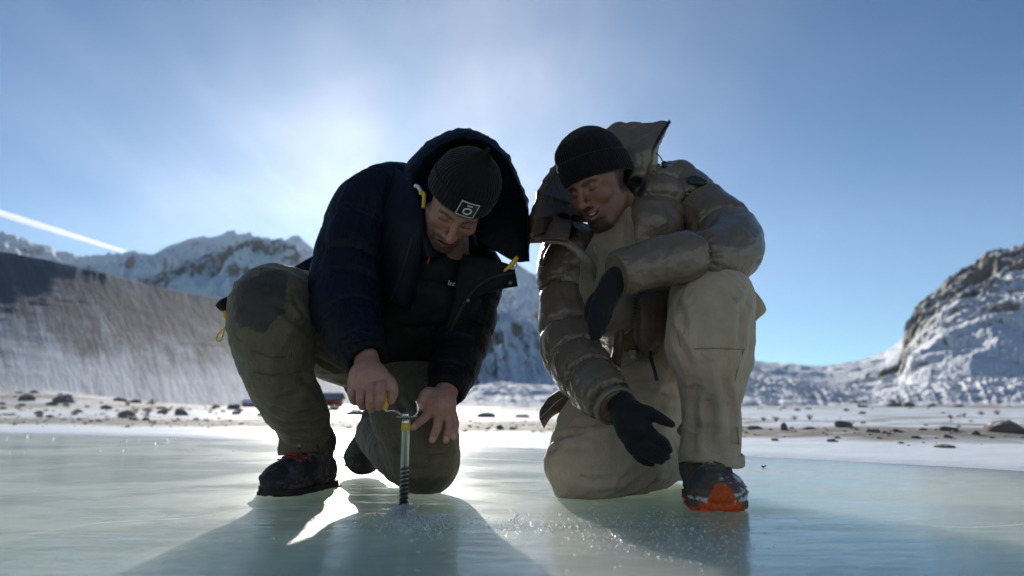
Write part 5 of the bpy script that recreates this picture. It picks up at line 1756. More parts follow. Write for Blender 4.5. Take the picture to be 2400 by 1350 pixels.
# front edges of the open jacket
V, Q = sheet([[(1237, 556, 1.815), (1285, 556, 1.80), (1330, 562, 1.79), (1375, 595, 1.80), (1405, 640, 1.83), (1425, 690, 1.87)],
              [(1238, 570, 1.815), (1285, 570, 1.795), (1326, 578, 1.785), (1362, 612, 1.79), (1388, 655, 1.82), (1405, 705, 1.86)]], 70, 10, 0.012, 0.002, 0.003, 26, 2)
add('front_edge', (V, Q), JK_B, jacketB)
V, Q = sheet([[(1480, 455, 1.90), (1500, 462, 1.86), (1535, 470, 1.84), (1580, 470, 1.90)],
              [(1478, 500, 1.88), (1500, 505, 1.84), (1540, 510, 1.825), (1592, 505, 1.88)],
              [(1478, 540, 1.875), (1500, 542, 1.845), (1545, 540, 1.835), (1596, 535, 1.88)],
              [(1478, 590, 1.875), (1500, 590, 1.85), (1545, 588, 1.85), (1596, 580, 1.88)]], 50, 50, 0.03, 0.012, 0.007, 17, 14)
add('chest_panel', (V, Q), JK_B, jacketB)
V, Q = sheet([[(1490, 690, 1.87), (1515, 690, 1.855), (1560, 685, 1.87), (1600, 690, 1.95)],
              [(1488, 750, 1.87), (1512, 752, 1.85), (1550, 740, 1.87), (1590, 740, 1.95)],
              [(1492, 800, 1.87), (1510, 815, 1.85), (1535, 800, 1.87), (1570, 780, 1.95)],
              [(1500, 822, 1.885), (1512, 830, 1.87), (1525, 820, 1.89), (1550, 800, 1.96)]], 40, 40, 0.014, 0.002, 0.006, 18, 15)
add('lower_panel', (V, Q), JK_B_DARK, jacketB)
V, Q = sheet([[(1440, 700, 1.90), (1455, 720, 1.89), (1465, 740, 1.90)], [(1440, 790, 1.89), (1455, 790, 1.87), (1462, 790, 1.88)], [(1430, 850, 1.88), (1446, 856, 1.86), (1455, 862, 1.87)]], 14, 30, 0.01, 0.0, 0.003, 20, 15)
add('front_edge', (V, Q), JK_B_DARK, jacketB)
zip_line([(1490, 700, 1.845), (1487, 750, 1.842), (1488, 800, 1.845), (1496, 822, 1.86)], ZIP_DARK, jacketB, w=0.010)
# hem corners: left one with a white-stitched edge, right one poking out behind the knee
V, Q = sheet([[(1325, 905, 1.93), (1296, 925, 1.92), (1274, 950, 1.915), (1265, 975, 1.915)], [(1335, 935, 1.91), (1308, 945, 1.90), (1286, 965, 1.895), (1266, 985, 1.90)], [(1345, 960, 1.92), (1312, 965, 1.91), (1290, 980, 1.91), (1274, 1003, 1.92)]], 30, 24, 0.016, 0, 0.005, 24, 3)
add('hem', (V, Q), JK_B_DARK, jacketB)
st = catmull(np.array([P(1318, 933, 1.885), P(1302, 944, 1.88), P(1290, 956, 1.88), P(1268, 978, 1.885)]), 22)
add('stitching', merge([box_mesh(p, np.eye(3), (0.0022, 0.0022, 0.0022)) for p in st]), WHITE_PRINT, jacketB, kind='stuff')
V, Q = sheet([[(1735, 655, 1.86), (1760, 674, 1.85), (1774, 690, 1.85)], [(1740, 700, 1.85), (1772, 710, 1.84), (1796, 726, 1.84)], [(1740, 765, 1.86), (1758, 765, 1.85), (1770, 752, 1.85)]], 14, 16, 0.012, 0, 0.003, 24, 9)
add('hem', (V, Q), TR_B, jacketB)
# zip tag with a small triangle, black strap end, dark shoulder patch
ctr = P(1483, 833, 1.835)
add('zip_tag', box_mesh(ctr, rot(0, -8, 0).T, (0.017, 0.003, 0.028)), simple_mat('grey_tag', (0.16, 0.15, 0.135), 0.7), jacketB, False)
tri = [ctr + np.array(v) for v in ((-0.004, -0.0032, -0.008), (0.0, -0.0032, 0.002), (0.004, -0.0032, -0.008))]
add('tag_mark', merge([tube_mesh(np.array([tri[0], (tri[0] + tri[1]) / 2, tri[1]]), 0.0006, 5), tube_mesh(np.array([tri[1], (tri[1] + tri[2]) / 2, tri[2]]), 0.0006, 5)]), WHITE_PRINT, jacketB)
V, Q = sheet([[(1519, 822, 1.80), (1522, 845, 1.775), (1530, 868, 1.76), (1536, 893, 1.75)], [(1528, 822, 1.80), (1531, 845, 1.775), (1538, 868, 1.76), (1544, 892, 1.75)]], 24, 6, 0.004, 0, 0.0, 10, 0)
add('strap', (V, Q), BLACK_PLASTIC, jacketB)
pc = hit([(bL, 'u', 0)], 1634, 424, 1.0, 0.0)
npx = grad([(bL, 'u', 0)], pc)
e1 = np.array((0.80, 0, -0.45)); e1 = e1 - npx * (e1 @ npx); e1 /= np.linalg.norm(e1); e2 = np.cross(npx, e1)
pts = []
for h, s in ((0.0, 1.0), (0.004, 1.0), (0.0055, 0.9), (0.0055, 0.0)):
    a = np.linspace(0, 2 * math.pi, 40, endpoint=False)
    w = pc + npx * h + 0.030 * s * np.cos(a)[:, None] * e1 + 0.0175 * s * (np.sin(a) * (1 - 0.25 * np.cos(a)))[:, None] * e2
    bl, _ = bL.proj(w); pts.append(w - npx * (bl - h)[:, None])
Vp = np.concatenate(pts); idx = np.arange(len(Vp)).reshape(4, 40); nx_ = np.roll(idx, -1, 1)
add('shoulder_patch', (Vp, np.stack([idx[:-1], nx_[:-1], nx_[1:], idx[1:]], -1).reshape(-1, 4)),
    simple_mat('patch_cloth', (0.020, 0.030, 0.036), 0.6, bump=(300, 0.8, 0.003), vary=0.6, vscale=260), jacketB)

# dark fur lining between beanie and collar, as many fine strands
rng = np.random.RandomState(5)


def strands(name, spots, n, ln, mat, parent, droop=(0, 0, -0.3), w=0.0009):
    Vs, Fs = [], []
    sp = np.array([P(x, y, D) for x, y, D, _ in spots]); rs = np.array([r * mpp(x, y, D) for x, y, D, r in spots])
    which = rng.randint(0, len(sp), n)
    dirs = rng.normal(size=(n, 3)); dirs /= np.linalg.norm(dirs, axis=1)[:, None]
    dirs[:, 1] = -np.abs(dirs[:, 1])
    root = sp[which] + dirs * rs[which][:, None] * 0.9
    g = dirs * 0.7 + rng.normal(size=(n, 3)) * 0.5 + np.array(droop); g /= np.linalg.norm(g, axis=1)[:, None]
    L_ = ln * (0.5 + rng.rand(n))
    mid = root + g * (L_ * 0.5)[:, None]
    g2 = g + np.array(droop) * 0.8 + rng.normal(size=(n, 3)) * 0.35; g2 /= np.linalg.norm(g2, axis=1)[:, None]
    tip = mid + g2 * (L_ * 0.5)[:, None]
    sd = np.cross(g, (0, 1, 0)); sd /= np.linalg.norm(sd, axis=1)[:, None] + 1e-9
    V = np.stack([root - sd * w, root + sd * w, mid + sd * w * 0.7, mid - sd * w * 0.7, tip], 1).reshape(-1, 3)
    b = np.arange(n)[:, None] * 5
    return obj(name, make_mesh(name, V, b + np.array([[0, 1, 2, 3]]), b + np.array([[3, 2, 4]])), mat, parent, kind='stuff')


FUR = simple_mat('dark_fur', (0.012, 0.009, 0.008), 0.7, vary=0.5, vscale=80)
for (a_, r_) in (((1484, 410, 1.90), 18),):
    add('fur_backing', (lambda s: (s[0], s[1], None))(sdf_mesh([(ell(P(*a_), np.full(3, r_ * mpp(*a_))), 'u', 0)], P(*a_) - 0.06, P(*a_) + 0.06, 0.008)), FUR, jacketB)
strands('fur_trim', [(1484, 410, 1.90, 18), (1474, 445, 1.87, 10), (1472, 475, 1.87, 9), (1492, 425, 1.88, 10)], 3000, 0.010, FUR, jacketB)
strands('fur_trim', [(1318, 520, 1.95, 18), (1330, 545, 1.94, 18), (1345, 560, 1.95, 16)], 3000, 0.012, FUR, jacketB)

# ---- gloves
GLOVE = cloth_mat('black_glove_knit', (0.0075, 0.0078, 0.0092), 0.75, 1600, 60, 0.3, 0.004, 0.1, 0.25)
gR = [(TJ((1440, 922, 1.665, 37), (1460, 953, 1.63, 34), (1478, 982, 1.612, 37), (1490, 1008, 1.605, 35)), 'u', 0),
      (ell(P(1486, 1004, 1.606), (0.041, 0.025, 0.046), rot(0, 0, -35)), 'u', 0.015),
      (TJ((1492, 962, 1.61, 19), (1518, 966, 1.595, 15.5), (1547, 981, 1.588, 13), (1574, 995, 1.588, 8.5)), 'u', 0.010),
      (TJ((1512, 1002, 1.595, 15.5), (1536, 1024, 1.574, 13.2), (1556, 1038, 1.574, 12.4), (1567, 1054, 1.584, 9.5)), 'u', 0.003),
      (TJ((1503, 1022, 1.592, 14.5), (1530, 1047, 1.578, 12.6), (1552, 1061, 1.580, 11.4), (1563, 1070, 1.590, 9)), 'u', 0.002),
      (TJ((1490, 1037, 1.596, 13.5), (1515, 1063, 1.586, 11.6), (1537, 1076, 1.590, 10.4), (1551, 1080, 1.598, 8.2)), 'u', 0.002),
      (TJ((1476, 1044, 1.602, 12.5), (1494, 1068, 1.596, 10.4), (1512, 1082, 1.600, 9.2), (1527, 1087, 1.606, 7.4)), 'u', 0.002)]
gL = [(TJ((1468, 642, 1.615, 36), (1440, 664, 1.62, 33), (1424, 690, 1.625, 30), (1416, 708, 1.625, 28)), 'u', 0),
      (TJ((1400, 712, 1.615, 14.5), (1390, 742, 1.608, 12), (1388, 768, 1.612, 11), (1392, 792, 1.62, 8.5)), 'u', 0.004),
      (TJ((1410, 714, 1.608, 14.5), (1403, 746, 1.600, 12), (1401, 770, 1.606, 11), (1403, 788, 1.614, 8.5)), 'u', 0.003),
      (TJ((1421, 712, 1.61, 13.5), (1416, 740, 1.606, 11.4), (1413, 761, 1.612, 10), (1411, 777, 1.62, 8)), 'u', 0.003),
      (TJ((1431, 704, 1.618, 12.5), (1428, 727, 1.618, 10), (1424, 744, 1.622, 9), (1421, 757, 1.626, 7)), 'u', 0.003),
      (TJ((1408, 688, 1.63, 14), (1389, 704, 1.635, 12), (1379, 727, 1.64, 10.5), (1377, 747, 1.64, 8)), 'u', 0.006)]
for g_, nm in ((gR, 'black glove with relaxed fingers hanging in front of the knee'), (gL, 'black glove drooping from the folded arm')):
    lo, hi = bounds(g_, (0.1, 1.45, 0.05), (0.5, 1.8, 0.7), 0.02)
    V, Q = sdf_mesh(g_, lo, hi, 0.003)
    V = wrinkles(V, normals(V, Q), 0.0012, 45, None, 1, 3, 2)
    obj('glove', make_mesh('glove', V, Q), GLOVE, PB, label=nm)
# ================================================================== SHOES
def shoe_frame(toe, heel, up):
    x = toe - heel; ln = np.linalg.norm(x); x /= ln
    up = np.asarray(up, float); z = up - x * (up @ x); z /= np.linalg.norm(z)
    y = np.cross(z, x)
    return np.stack([x, y, z], 1), (toe + heel) / 2, ln


def foot2d(p, grow=0.0):
    a = rc((0.085, 0.004, 0), (0.02, 0.006, 0), 0.049 + grow, 0.044 + grow)
    b = rc((0.02, 0.006, 0), (-0.105, 0, 0), 0.041 + grow, 0.036 + grow)
    q = p.copy(); q[:, 2] = 0
    return np.minimum(a(q), b(q))


def build_shoe(person, R, c, style, name, label=None, high=True):
    up_pr = [(ell((0.088, 0.004, 0.040), (0.056, 0.045, 0.036)), 'u', 0),
             (rc((0.075, 0.004, 0.048), (-0.02, 0, 0.085), 0.036, 0.040), 'u', 0.03),
             (ell((-0.085, 0, 0.050), (0.053, 0.037, 0.050)), 'u', 0.03),
             (ell((0.0, 0.003, 0.040), (0.09, 0.041, 0.040)), 'u', 0.03),
             (rc((-0.045, 0, 0.085), (-0.058, 0, 0.135 if high else 0.105), 0.043, 0.046), 'u', 0.03),
             (lambda p: 0.016 - p[:, 2], 'i', 0.004)]
    lo, hi = np.array((-0.16, -0.07, -0.01)), np.array((0.17, 0.07, 0.20 if high else 0.165))
    V, Q = sdf_mesh(up_pr, lo, hi, 0.0032)
    N = normals(V, Q)
    # overlays: rubber rand, toe cap, panel edges, as real steps
    rand = sstep(0.040, 0.036, V[:, 2] - 0.012 * sstep(0.08, 0.12, V[:, 0]))
    panel = sstep(-0.2, 0.2, np.sin(V[:, 0] * 60 + V[:, 2] * 40) - 0.2) * sstep(0.03, 0.045, V[:, 2]) * sstep(0.012, 0.02, np.abs(V[:, 1]))
    V = V + N * (0.0028 * rand + 0.0016 * panel)[:, None]
    V = wrinkles(V, N, 0.0016, 40, None, 1, 3, 3)
    tongue = sstep(0.020, 0.016, np.abs(V[:, 1] - 0.002)) * sstep(0.085, 0.075, V[:, 0]) * (N[:, 2] + N[:, 0] > 0.4) * (V[:, 0] > -0.04)
    n1 = fbm(V * 25, 3); n2 = fbm(V * 120, 3)
    col = np.tile(np.array(style['upper']), (len(V), 1))
    mx = lambda m_, cc: col * (1 - np.clip(m_, 0, 1)[:, None]) + np.array(cc) * np.clip(m_, 0, 1)[:, None]
    col = mx(panel * 0.9, style['panel'])
    col = mx(tongue, style['tongue'])
    col = mx(rand, style['rand'])
    if 'toe' in style:
        ay = np.abs(V[:, 1] - 0.004)
        t = sstep(0.088, 0.096, V[:, 0]) * sstep(0.002, -0.002, ay - 0.032 + 0.48 * (V[:, 2] - 0.016) + 0.003 * n2) * sstep(0.064, 0.060, V[:, 2] + 0.004 * n2)
        col = mx(t, style['toe'])
    if style.get('snow'):
        s = sstep(-0.02, 0.2, n1 + 0.6 * n2 + 0.02) * sstep(0.05, 0.08, V[:, 0]) * sstep(0.085, 0.07, V[:, 2]) * np.maximum(sstep(0.010, 0.022, style['snow'] * V[:, 1] + 0.010 * (V[:, 2] > 0.055)), 0.9 * (V[:, 2] < 0.032) * (np.abs(V[:, 1]) > 0.02))
        col = mx(s, (0.72, 0.76, 0.80))
        V = V + N * (0.0035 * s * (0.6 + n2))[:, None]
    if style.get('dirt'):
        s = sstep(0.05, 0.3, n1 + 0.6 * n2) * style['dirt']
        col = mx(s * 0.7, (0.13, 0.12, 0.11))
    me_mat = colour_mat(name + '_upper', 0.72, (500, 0.5, 0.002), vary=0.25, vscale=200, spec=0.3)
    W_ = lambda v: (v * np.array((1.0, style.get('wide', 1.0), 1.0))) @ R.T + c
    shoe = obj(name, make_mesh(name, W_(V), Q, col=col), me_mat, person, label=label)
    # sole with lugs
    so = [(lambda p: np.maximum(foot2d(p, 0.004), np.abs(p[:, 2] - 0.013) - 0.009), 'u', 0)]
    V, Q = sdf_mesh(so, np.array((-0.16, -0.07, -0.01)), np.array((0.16, 0.07, 0.04)), 0.0035)
    V = wrinkles(V, normals(V, Q), 0.001, 60, None, 1, 2, 3)
    sc_ = np.tile(np.array(style['sole']), (len(V), 1)).astype(float)
    if 'toe' in style:
        w_ = np.maximum(sstep(0.082, 0.092, V[:, 0]) * sstep(0.040, 0.034, np.abs(V[:, 1] - 0.004)), sstep(0.010, 0.007, V[:, 2]))[:, None]
        sc_ = sc_ * (1 - w_) + np.array(style['toe']) * w_
    sole = add('sole', (W_(V), Q), colour_mat(name + '_sole', 0.8, (200, 0.5, 0.003), vary=0.3, vscale=120, spec=0.3), shoe, True, sc_)
    lug = []
    for xx in np.arange(-0.13, 0.135, 0.021):
        wd = 0.038 if xx < -0.03 else 0.048
        if xx > 0.105: wd = 0.034
        if abs(xx + 0.03) < 0.012: continue
        for s in (-1, 1):
            lug.append(box_mesh((xx, s * wd * 0.62, 0.003), np.eye(3), (0.014, wd * 0.72, 0.007)))
    V, Q, T3 = merge(lug)
    add('tread', (W_(V), Q, T3), simple_mat(name + '_tread', style['tread'], 0.8, vary=0.3), shoe, False, kind='stuff')
    # laces criss-crossing the tongue, lying on the surface
    xs_ = np.linspace(0.060, -0.012 if not high else -0.022, style.get('rows', 5))

    def top(x, y):
        z = 0.2
        for _ in range(60):
            d = combine(up_pr, np.array([[x, y, z]]))[0]
            z -= d * 0.9
            if d < 5e-4: break
        return np.array((x, y, z + 0.003))
    lace = []
    for i, x0 in enumerate(xs_):
        lace.append(tube_mesh(catmull(np.array([top(x0 + 0.002 * math.sin(yy * 90 + i), yy) for yy in np.linspace(-0.024, 0.026, 9)]), 24), style['lace_r'], 6))
        if i < len(xs_) - 1:
            x1 = xs_[i + 1]
            for s in (-1, 1):
                lace.append(tube_mesh(catmull(np.array([top(x0 + (x1 - x0) * t, 0.001 + s * (-0.022 + 0.044 * t)) + (0, 0, 0.002) for t in np.linspace(0, 1, 8)]), 20), style['lace_r'], 6))
    lv, lq, lt = merge(lace)
    add('lace', (W_(lv), lq, lt), simple_mat(name + '_lace', style['lace'], 0.8, vary=0.4, vscale=600), shoe)
    if 'tab' in style:
        tb = []
        for i, x0 in enumerate(xs_):
            for yy in (-0.027, 0.029):
                p = top(x0, yy) + (0, 0, 0.001)
                tb.append(box_mesh(p, rot(20 * (1 if yy > 0 else -1), 0, 0), (0.005, 0.011, 0.004)))
        lv, lq, lt = merge(tb)
        add('eyelet', (W_(lv), lq, lt), simple_mat(name + '_eyelet', style['tab'], 0.6), shoe, False, kind='stuff')
    return shoe, W_, top


def gp(px, py, z=0.0):
    return P(px, py, ground_D(py, z))


bootA = {'upper': (0.020, 0.021, 0.024), 'panel': (0.052, 0.050, 0.050), 'tongue': (0.008, 0.008, 0.009), 'rand': (0.018, 0.020, 0.026), 'sole': (0.022, 0.021, 0.020), 'tread': (0.02, 0.019, 0.018),
         'lace': (0.22, 0.022, 0.012), 'lace_r': 0.0021, 'tab': (0.50, 0.06, 0.02), 'dirt': 0.9, 'rows': 5, 'wide': 1.18}
toe = gp(616, 1167); heel = toe + np.array((0.095, 0.265, 0.0)) / np.linalg.norm((0.095, 0.265)) * 0.30
toe = toe + np.array((0, 0.012, 0))
R_, c_, ln = shoe_frame(toe, heel, (0.05, -0.05, 1))
shoeA, WA, topA = build_shoe(PA, R_, c_, bootA, 'boot', 'dirty black hiking boot with red laces, planted flat')
lp = catmull(np.array([WA(topA(-0.01, 0.03)[None])[0] + (0, -0.01, 0.01), P(752, 1075, 1.93), P(757, 1110, 1.92), P(756, 1150, 1.925)]), 20)
add('loose_lace', tube_mesh(lp, 0.0022, 6), simple_mat('dark_red_lace', (0.06, 0.012, 0.010), 0.8), shoeA)
add('frayed_cord', tube_mesh(catmull(np.array([P(771, 1000, 2.0), P(781, 1010, 1.99), P(776, 1022, 1.99), P(782, 1036, 1.99), P(776, 1050, 2.0)]), 20), 0.0020, 6), simple_mat('brown_cord', (0.05, 0.02, 0.015), 0.8), shoeA)
toe = gp(826, 1118) + np.array((0, 0.0, 0.006)); heel = toe + np.array((0.090, 0.10, 0.235)) / np.linalg.norm((0.090, 0.10, 0.235)) * 0.292
R_, c_, ln = shoe_frame(toe, heel, (0.35, -1, 0.45))
build_shoe(PA, R_, c_, dict(bootA, dirt=0.5), 'boot', 'black hiking boot balanced on its toe behind the kneeling leg')

shoeB = {'upper': (0.105, 0.086, 0.062), 'panel': (0.060, 0.072, 0.090), 'tongue': (0.14, 0.14, 0.15), 'rand': (0.115, 0.096, 0.072), 'sole': (0.11, 0.092, 0.070), 'tread': (0.55, 0.075, 0.015),
         'lace': (0.13, 0.095, 0.065), 'lace_r': 0.0023, 'toe': (0.56, 0.095, 0.02), 'snow': 1, 'rows': 4, 'tab': (0.03, 0.03, 0.035), 'wide': 1.26}
toe = gp(1690, 1203); heel = toe + np.array((0.030, 0.28, 0.0)) / np.linalg.norm((0.030, 0.28)) * 0.292
toe = toe + np.array((0, 0.0, 0.0))
R_, c_, ln = shoe_frame(toe, heel, (0, 0, 1))
build_shoe(PB, R_, c_, shoeB, 'shoe', 'taupe trail shoe with bright orange toe and snow on it', high=False)
toe = gp(1588, 1137) + np.array((0, 0, 0.006)); heel = toe + np.array((0.03, 0.14, 0.20)) / np.linalg.norm((0.03, 0.14, 0.20)) * 0.285
R_, c_, ln = shoe_frame(toe, heel, (-0.2, -1, 0.6))
build_shoe(PB, R_, c_, dict(shoeB, snow=-1), 'shoe', 'taupe trail shoe on its toe behind the planted foot', high=False)
# ================================================================== THE ICE SCREW
sb = gp(945, 1190)
st_ = P(952, 978, sb[1] - 0.004)
axs = st_ - sb; SL = np.linalg.norm(axs); axs /= SL
SCR = empty('ice_screw', sb, 'steel ice screw with yellow band standing half drilled into the ice', 'ice screw')
sR_ = 9.6 * mpp(948, 1080, sb[1])
METAL = Mat('brushed_steel')
METAL.set(Base_Color=METAL.mix(METAL.noise(60, 5, 0.6, 0, METAL.coord((1, 1, 0.06))), (0.52, 0.52, 0.52), (0.80, 0.79, 0.77)), Roughness=0.27, Metallic=1.0)
METAL = METAL.m
e1 = np.cross(axs, (0, 1, 0)); e1 /= np.linalg.norm(e1); e2 = np.cross(axs, e1)


def lathe(prof, seg=40):
    """prof: (height along the screw, radius)"""
    a = np.linspace(0, 2 * math.pi, seg, endpoint=False)
    V = np.concatenate([sb + axs * h + r * (np.cos(a)[:, None] * e1 + np.sin(a)[:, None] * e2) for h, r in prof])
    idx = np.arange(len(V)).reshape(len(prof), seg); nx_ = np.roll(idx, -1, 1)
    return V, np.stack([idx[:-1], nx_[:-1], nx_[1:], idx[1:]], -1).reshape(-1, 4), None


add('tube', lathe([(-0.02, sR_ * 0.9), (-0.02, sR_), (SL * 0.90, sR_), (SL * 0.905, sR_ * 1.06), (SL * 0.975, sR_ * 1.06), (SL * 0.98, sR_ * 0.95), (SL * 0.98, sR_ * 0.6), (SL * 0.5, sR_ * 0.55)]), METAL, SCR)
add('yellow_band', lathe([(SL * 0.845, sR_ * 0.99), (SL * 0.845, sR_ * 1.075), (SL * 0.85, sR_ * 1.09), (SL * 0.938, sR_ * 1.09), (SL * 0.943, sR_ * 1.075), (SL * 0.943, sR_ * 0.99)]),
    simple_mat('yellow_paint', (0.52, 0.36, 0.03), 0.4, vary=0.12), SCR)
tt = np.linspace(0, 1, 420); turns = 11.0
hp = sb + axs * (-0.012 + (SL * 0.46 + 0.012) * tt)[:, None] + sR_ * 1.05 * (np.cos(tt * turns * 2 * math.pi)[:, None] * e1 + np.sin(tt * turns * 2 * math.pi)[:, None] * e2)
add('thread', tube_mesh(hp, sR_ * 0.17, 6), simple_mat('thread_steel', (0.06, 0.06, 0.065), 0.4, 1.0), SCR)
V, Q = sheet([[(929, 976, sb[1] - 0.012), (952, 977, sb[1] - 0.016), (978, 975, sb[1] - 0.012)], [(930, 979, sb[1] + 0.012), (952, 980, sb[1] + 0.016), (979, 978, sb[1] + 0.012)]], 24, 8, 0.0035, 0, 0, 10, 0)
add('hanger_plate', (V, Q), METAL, SCR)
for dx in (-4.5, 0.5, 5.0):
    q = P(950 + dx, 972, sb[1] - 0.004)
    add('crown_tooth', tube_mesh(np.array([q - axs * 0.006, q, q + axs * 0.006]), [0.0042, 0.0042, 0.0028], 8), simple_mat('bright_steel', (0.75, 0.75, 0.74), 0.2, 1.0) if dx < -4 else bpy.data.materials['bright_steel'], SCR)
wr_ = catmull(np.array([P(899, 958, 1.59), P(906, 963, 1.592), P(920, 962, 1.60), P(934, 967, 1.615), P(944, 976, sb[1] - 0.008)]), 30)
add('crank_arm', tube_mesh(wr_, 0.0022, 8), METAL, SCR)
wr_ = catmull(np.array([P(960, 976, sb[1] - 0.006), P(972, 974, sb[1] - 0.010), P(979, 964, sb[1] - 0.012), P(979, 950, sb[1] - 0.012), P(974, 939, sb[1] - 0.012)]), 30)
add('hanger_wire', tube_mesh(wr_, 0.0021, 8), METAL, SCR)
kn_ = catmull(np.array([P(908, 900, 1.604), P(906, 925, 1.597), P(902, 945, 1.592), P(899, 960, 1.590)]), 16)
add('crank_knob', tube_mesh(kn_, np.interp(np.linspace(0, 1, 16), [0, 0.1, 0.5, 0.92, 1], [0.006, 0.0095, 0.0090, 0.0105, 0.006]), 14), simple_mat('yellow_plastic', (0.62, 0.40, 0.02), 0.4, vary=0.1), SCR)

# ================================================================== ICE CHIPS
rng = np.random.RandomState(11)
m = Mat('chip_ice')
m.set(Base_Color=(0.93, 0.96, 0.98), Roughness=0.16, IOR=1.31)
m.b.inputs['Transmission Weight'].default_value = 0.8
m.bump(m.noise(300, 3), 0.4, 0.002)
CHIP = m.m


def crystal(r, seed):
    rg = np.random.RandomState(seed)
    n = 14
    d = rg.normal(size=(n, 3)); d /= np.linalg.norm(d, axis=1)[:, None]
    pts = d * (0.55 + 0.6 * rg.rand(n))[:, None] * np.array((1, 0.8, 0.75)) * r
    return hull(pts)


def hull(pts):
    import bmesh
    bm = bmesh.new()
    for p in pts: bm.verts.new(p)
    bmesh.ops.convex_hull(bm, input=bm.verts)
    bmesh.ops.triangulate(bm, faces=bm.faces)
    bm.verts.index_update()
    keep = [v for v in bm.verts if v.link_faces]
    ix = {v: i for i, v in enumerate(keep)}
    V = np.array([v.co[:] for v in keep]); T = np.array([[ix[v] for v in f.verts] for f in bm.faces])
    bm.free()
    return V, None, T


protos = [crystal(1.0, s) for s in range(12)]


def scatter(spots, name, mat, **kw):
    Vs = []
    for (x, y, z), r in spots:
        V, _, T = protos[rng.randint(len(protos))]
        A = rot(rng.uniform(0, 360), rng.uniform(0, 360), 0)
        Vs.append((V @ A.T * r + np.array((x, y, z + r * 0.35)), None, T))
    V, q, t = merge(Vs)
    return obj(name, make_mesh(name, V, q, t, False), mat, **kw)


# heaped shavings round the foot of the screw
spots = []
for _ in range(3200):
    u = rng.normal(); v = rng.normal()
    px = 975 + u * 48; py = 1212 + abs(v) * 22 - 8
    if rng.rand() < 0.25: px = 945 + rng.normal() * 14; py = 1196 + abs(rng.normal()) * 9
    if py > 1345 or py < 1183: continue
    g = gp(px, py); r = rng.choice([0.0008, 0.0014, 0.0024, 0.0040], p=[0.5, 0.33, 0.13, 0.04])
    hgt_ = max(0, 1 - math.hypot((px - 945) / 34, (py - 1196) / 14)) * 0.016 * rng.rand()
    spots.append(((g[0], g[1], hgt_), r))
for _ in range(70):
    g = gp(948 + rng.normal() * 13, 1194 + abs(rng.normal()) * 6); spots.append(((g[0], g[1], rng.rand() * 0.007), rng.uniform(0.004, 0.0075)))
scatter(spots, 'ice_shavings', CHIP, kind='stuff', label='heap of white ice shavings round the foot of the ice screw')
# fine grains strewn to the right of it
spots = []
for _ in range(1800):
    t = rng.rand() ** 0.8
    px = 1010 + 720 * t + rng.normal() * 40; py = 1205 + 105 * t * rng.rand() + rng.normal() * 18 + 20 * rng.rand()
    if t < 0.45 and rng.rand() < 0.5: px = 1225 + rng.normal() * 35; py = 1232 + rng.normal() * 12
    if not (1180 < py < 1345): continue
    g = gp(px, py)
    spots.append(((g[0], g[1], 0), rng.choice([0.0008, 0.0014, 0.0022], p=[0.55, 0.33, 0.12])))
scatter(spots, 'ice_grains', CHIP, kind='stuff', label='fine ice grains strewn over the sunlit ice')
# single chips large enough to pick out
chip_px = []
for _ in range(60):
    t = rng.rand()
    chip_px.append((1190 + 500 * t + rng.normal() * 30, min(1340, 1205 + 115 * t * rng.rand() + abs(rng.normal()) * 22), rng.uniform(3.2, 6.5)))
for i, (px, py, r) in enumerate(chip_px):
    g = gp(px, py); rr_ = r * mpp(px, py, g[1])
    V, _, T = protos[i % len(protos)]
    me = bpy.data.meshes.get('ice_chip_%d' % (i % 12)) or make_mesh('ice_chip_%d' % (i % 12), V, None, T, False)
    o = obj('ice_chip', me, None, None, 'small clear ice chip lying on the sunlit ice right of the screw', 'ice chip', 'ice chips right of the screw', loc=(g[0], g[1], rr_ * 0.5))
    if not me.materials: me.materials.append(CHIP)
    o.scale = (rr_,) * 3; o.rotation_euler = (rng.uniform(0, 6), rng.uniform(0, 6), rng.uniform(0, 6))
for i, (px, py, r) in enumerate([(15, 1031, 9), (66, 1026, 9), (126, 1029, 7), (300, 1036, 8), (366, 1043, 9), (395, 1032, 8), (235, 1058, 6), (290, 1058, 7), (450, 1056, 6), (25, 1062, 6), (58, 1060, 6), (545, 1060, 5)]):
    g = gp(px, py); rr_ = r * 0.55 * mpp(px, py, g[1])
    o = obj('ice_chip', bpy.data.meshes['ice_chip_%d' % (i % 12)], None, None, 'glinting lump of ice on the far left of the lake near the snow', 'ice chip', 'ice lumps glinting near the left shore', loc=(g[0], g[1], rr_ * 0.5))
    o.scale = (rr_ * 1.3, rr_, rr_); o.rotation_euler = (rng.uniform(0, 6), rng.uniform(0, 6), rng.uniform(0, 6))
for (px, py, w, h, lb) in [(985, 1297, 17, 7, 'flat pale ice shard in front of the shavings'), (640, 1267, 8, 8, 'lone clear ice lump in the shadow left of the screw'), (980, 1340, 14, 6, 'flat ice shard at the bottom edge below the screw'),
                           (890, 1248, 5, 8, 'upright ice sliver left of the scattered shavings'), (1000, 1245, 12, 8, 'angular ice lump at the front of the shavings'), (1328, 1345, 5, 12, 'upright ice sliver at the bottom edge')]:
    g = gp(px, py); k = mpp(px, py, g[1])
    V, _, T = protos[rng.randint(12)]
    V = V * np.array((w, w * 0.7, h)) * k * 0.75
    V[:, 2] -= V[:, 2].min()
    obj('ice_shard', make_mesh('ice_shard', V, None, T, False), CHIP, None, lb, 'ice shard', loc=(g[0], g[1], 0.0005))

# ================================================================== SHORE: stones, shrubs, huts


def ground_hit(px, py):
    D = np.geomspace(1.8, 300, 900)
    p = np.array([P(px, py, d) for d in D])
    under = np.nonzero(p[:, 2] <= shore_z(p[:, 0], p[:, 1]))[0]
    return p[under[0]] if len(under) else None


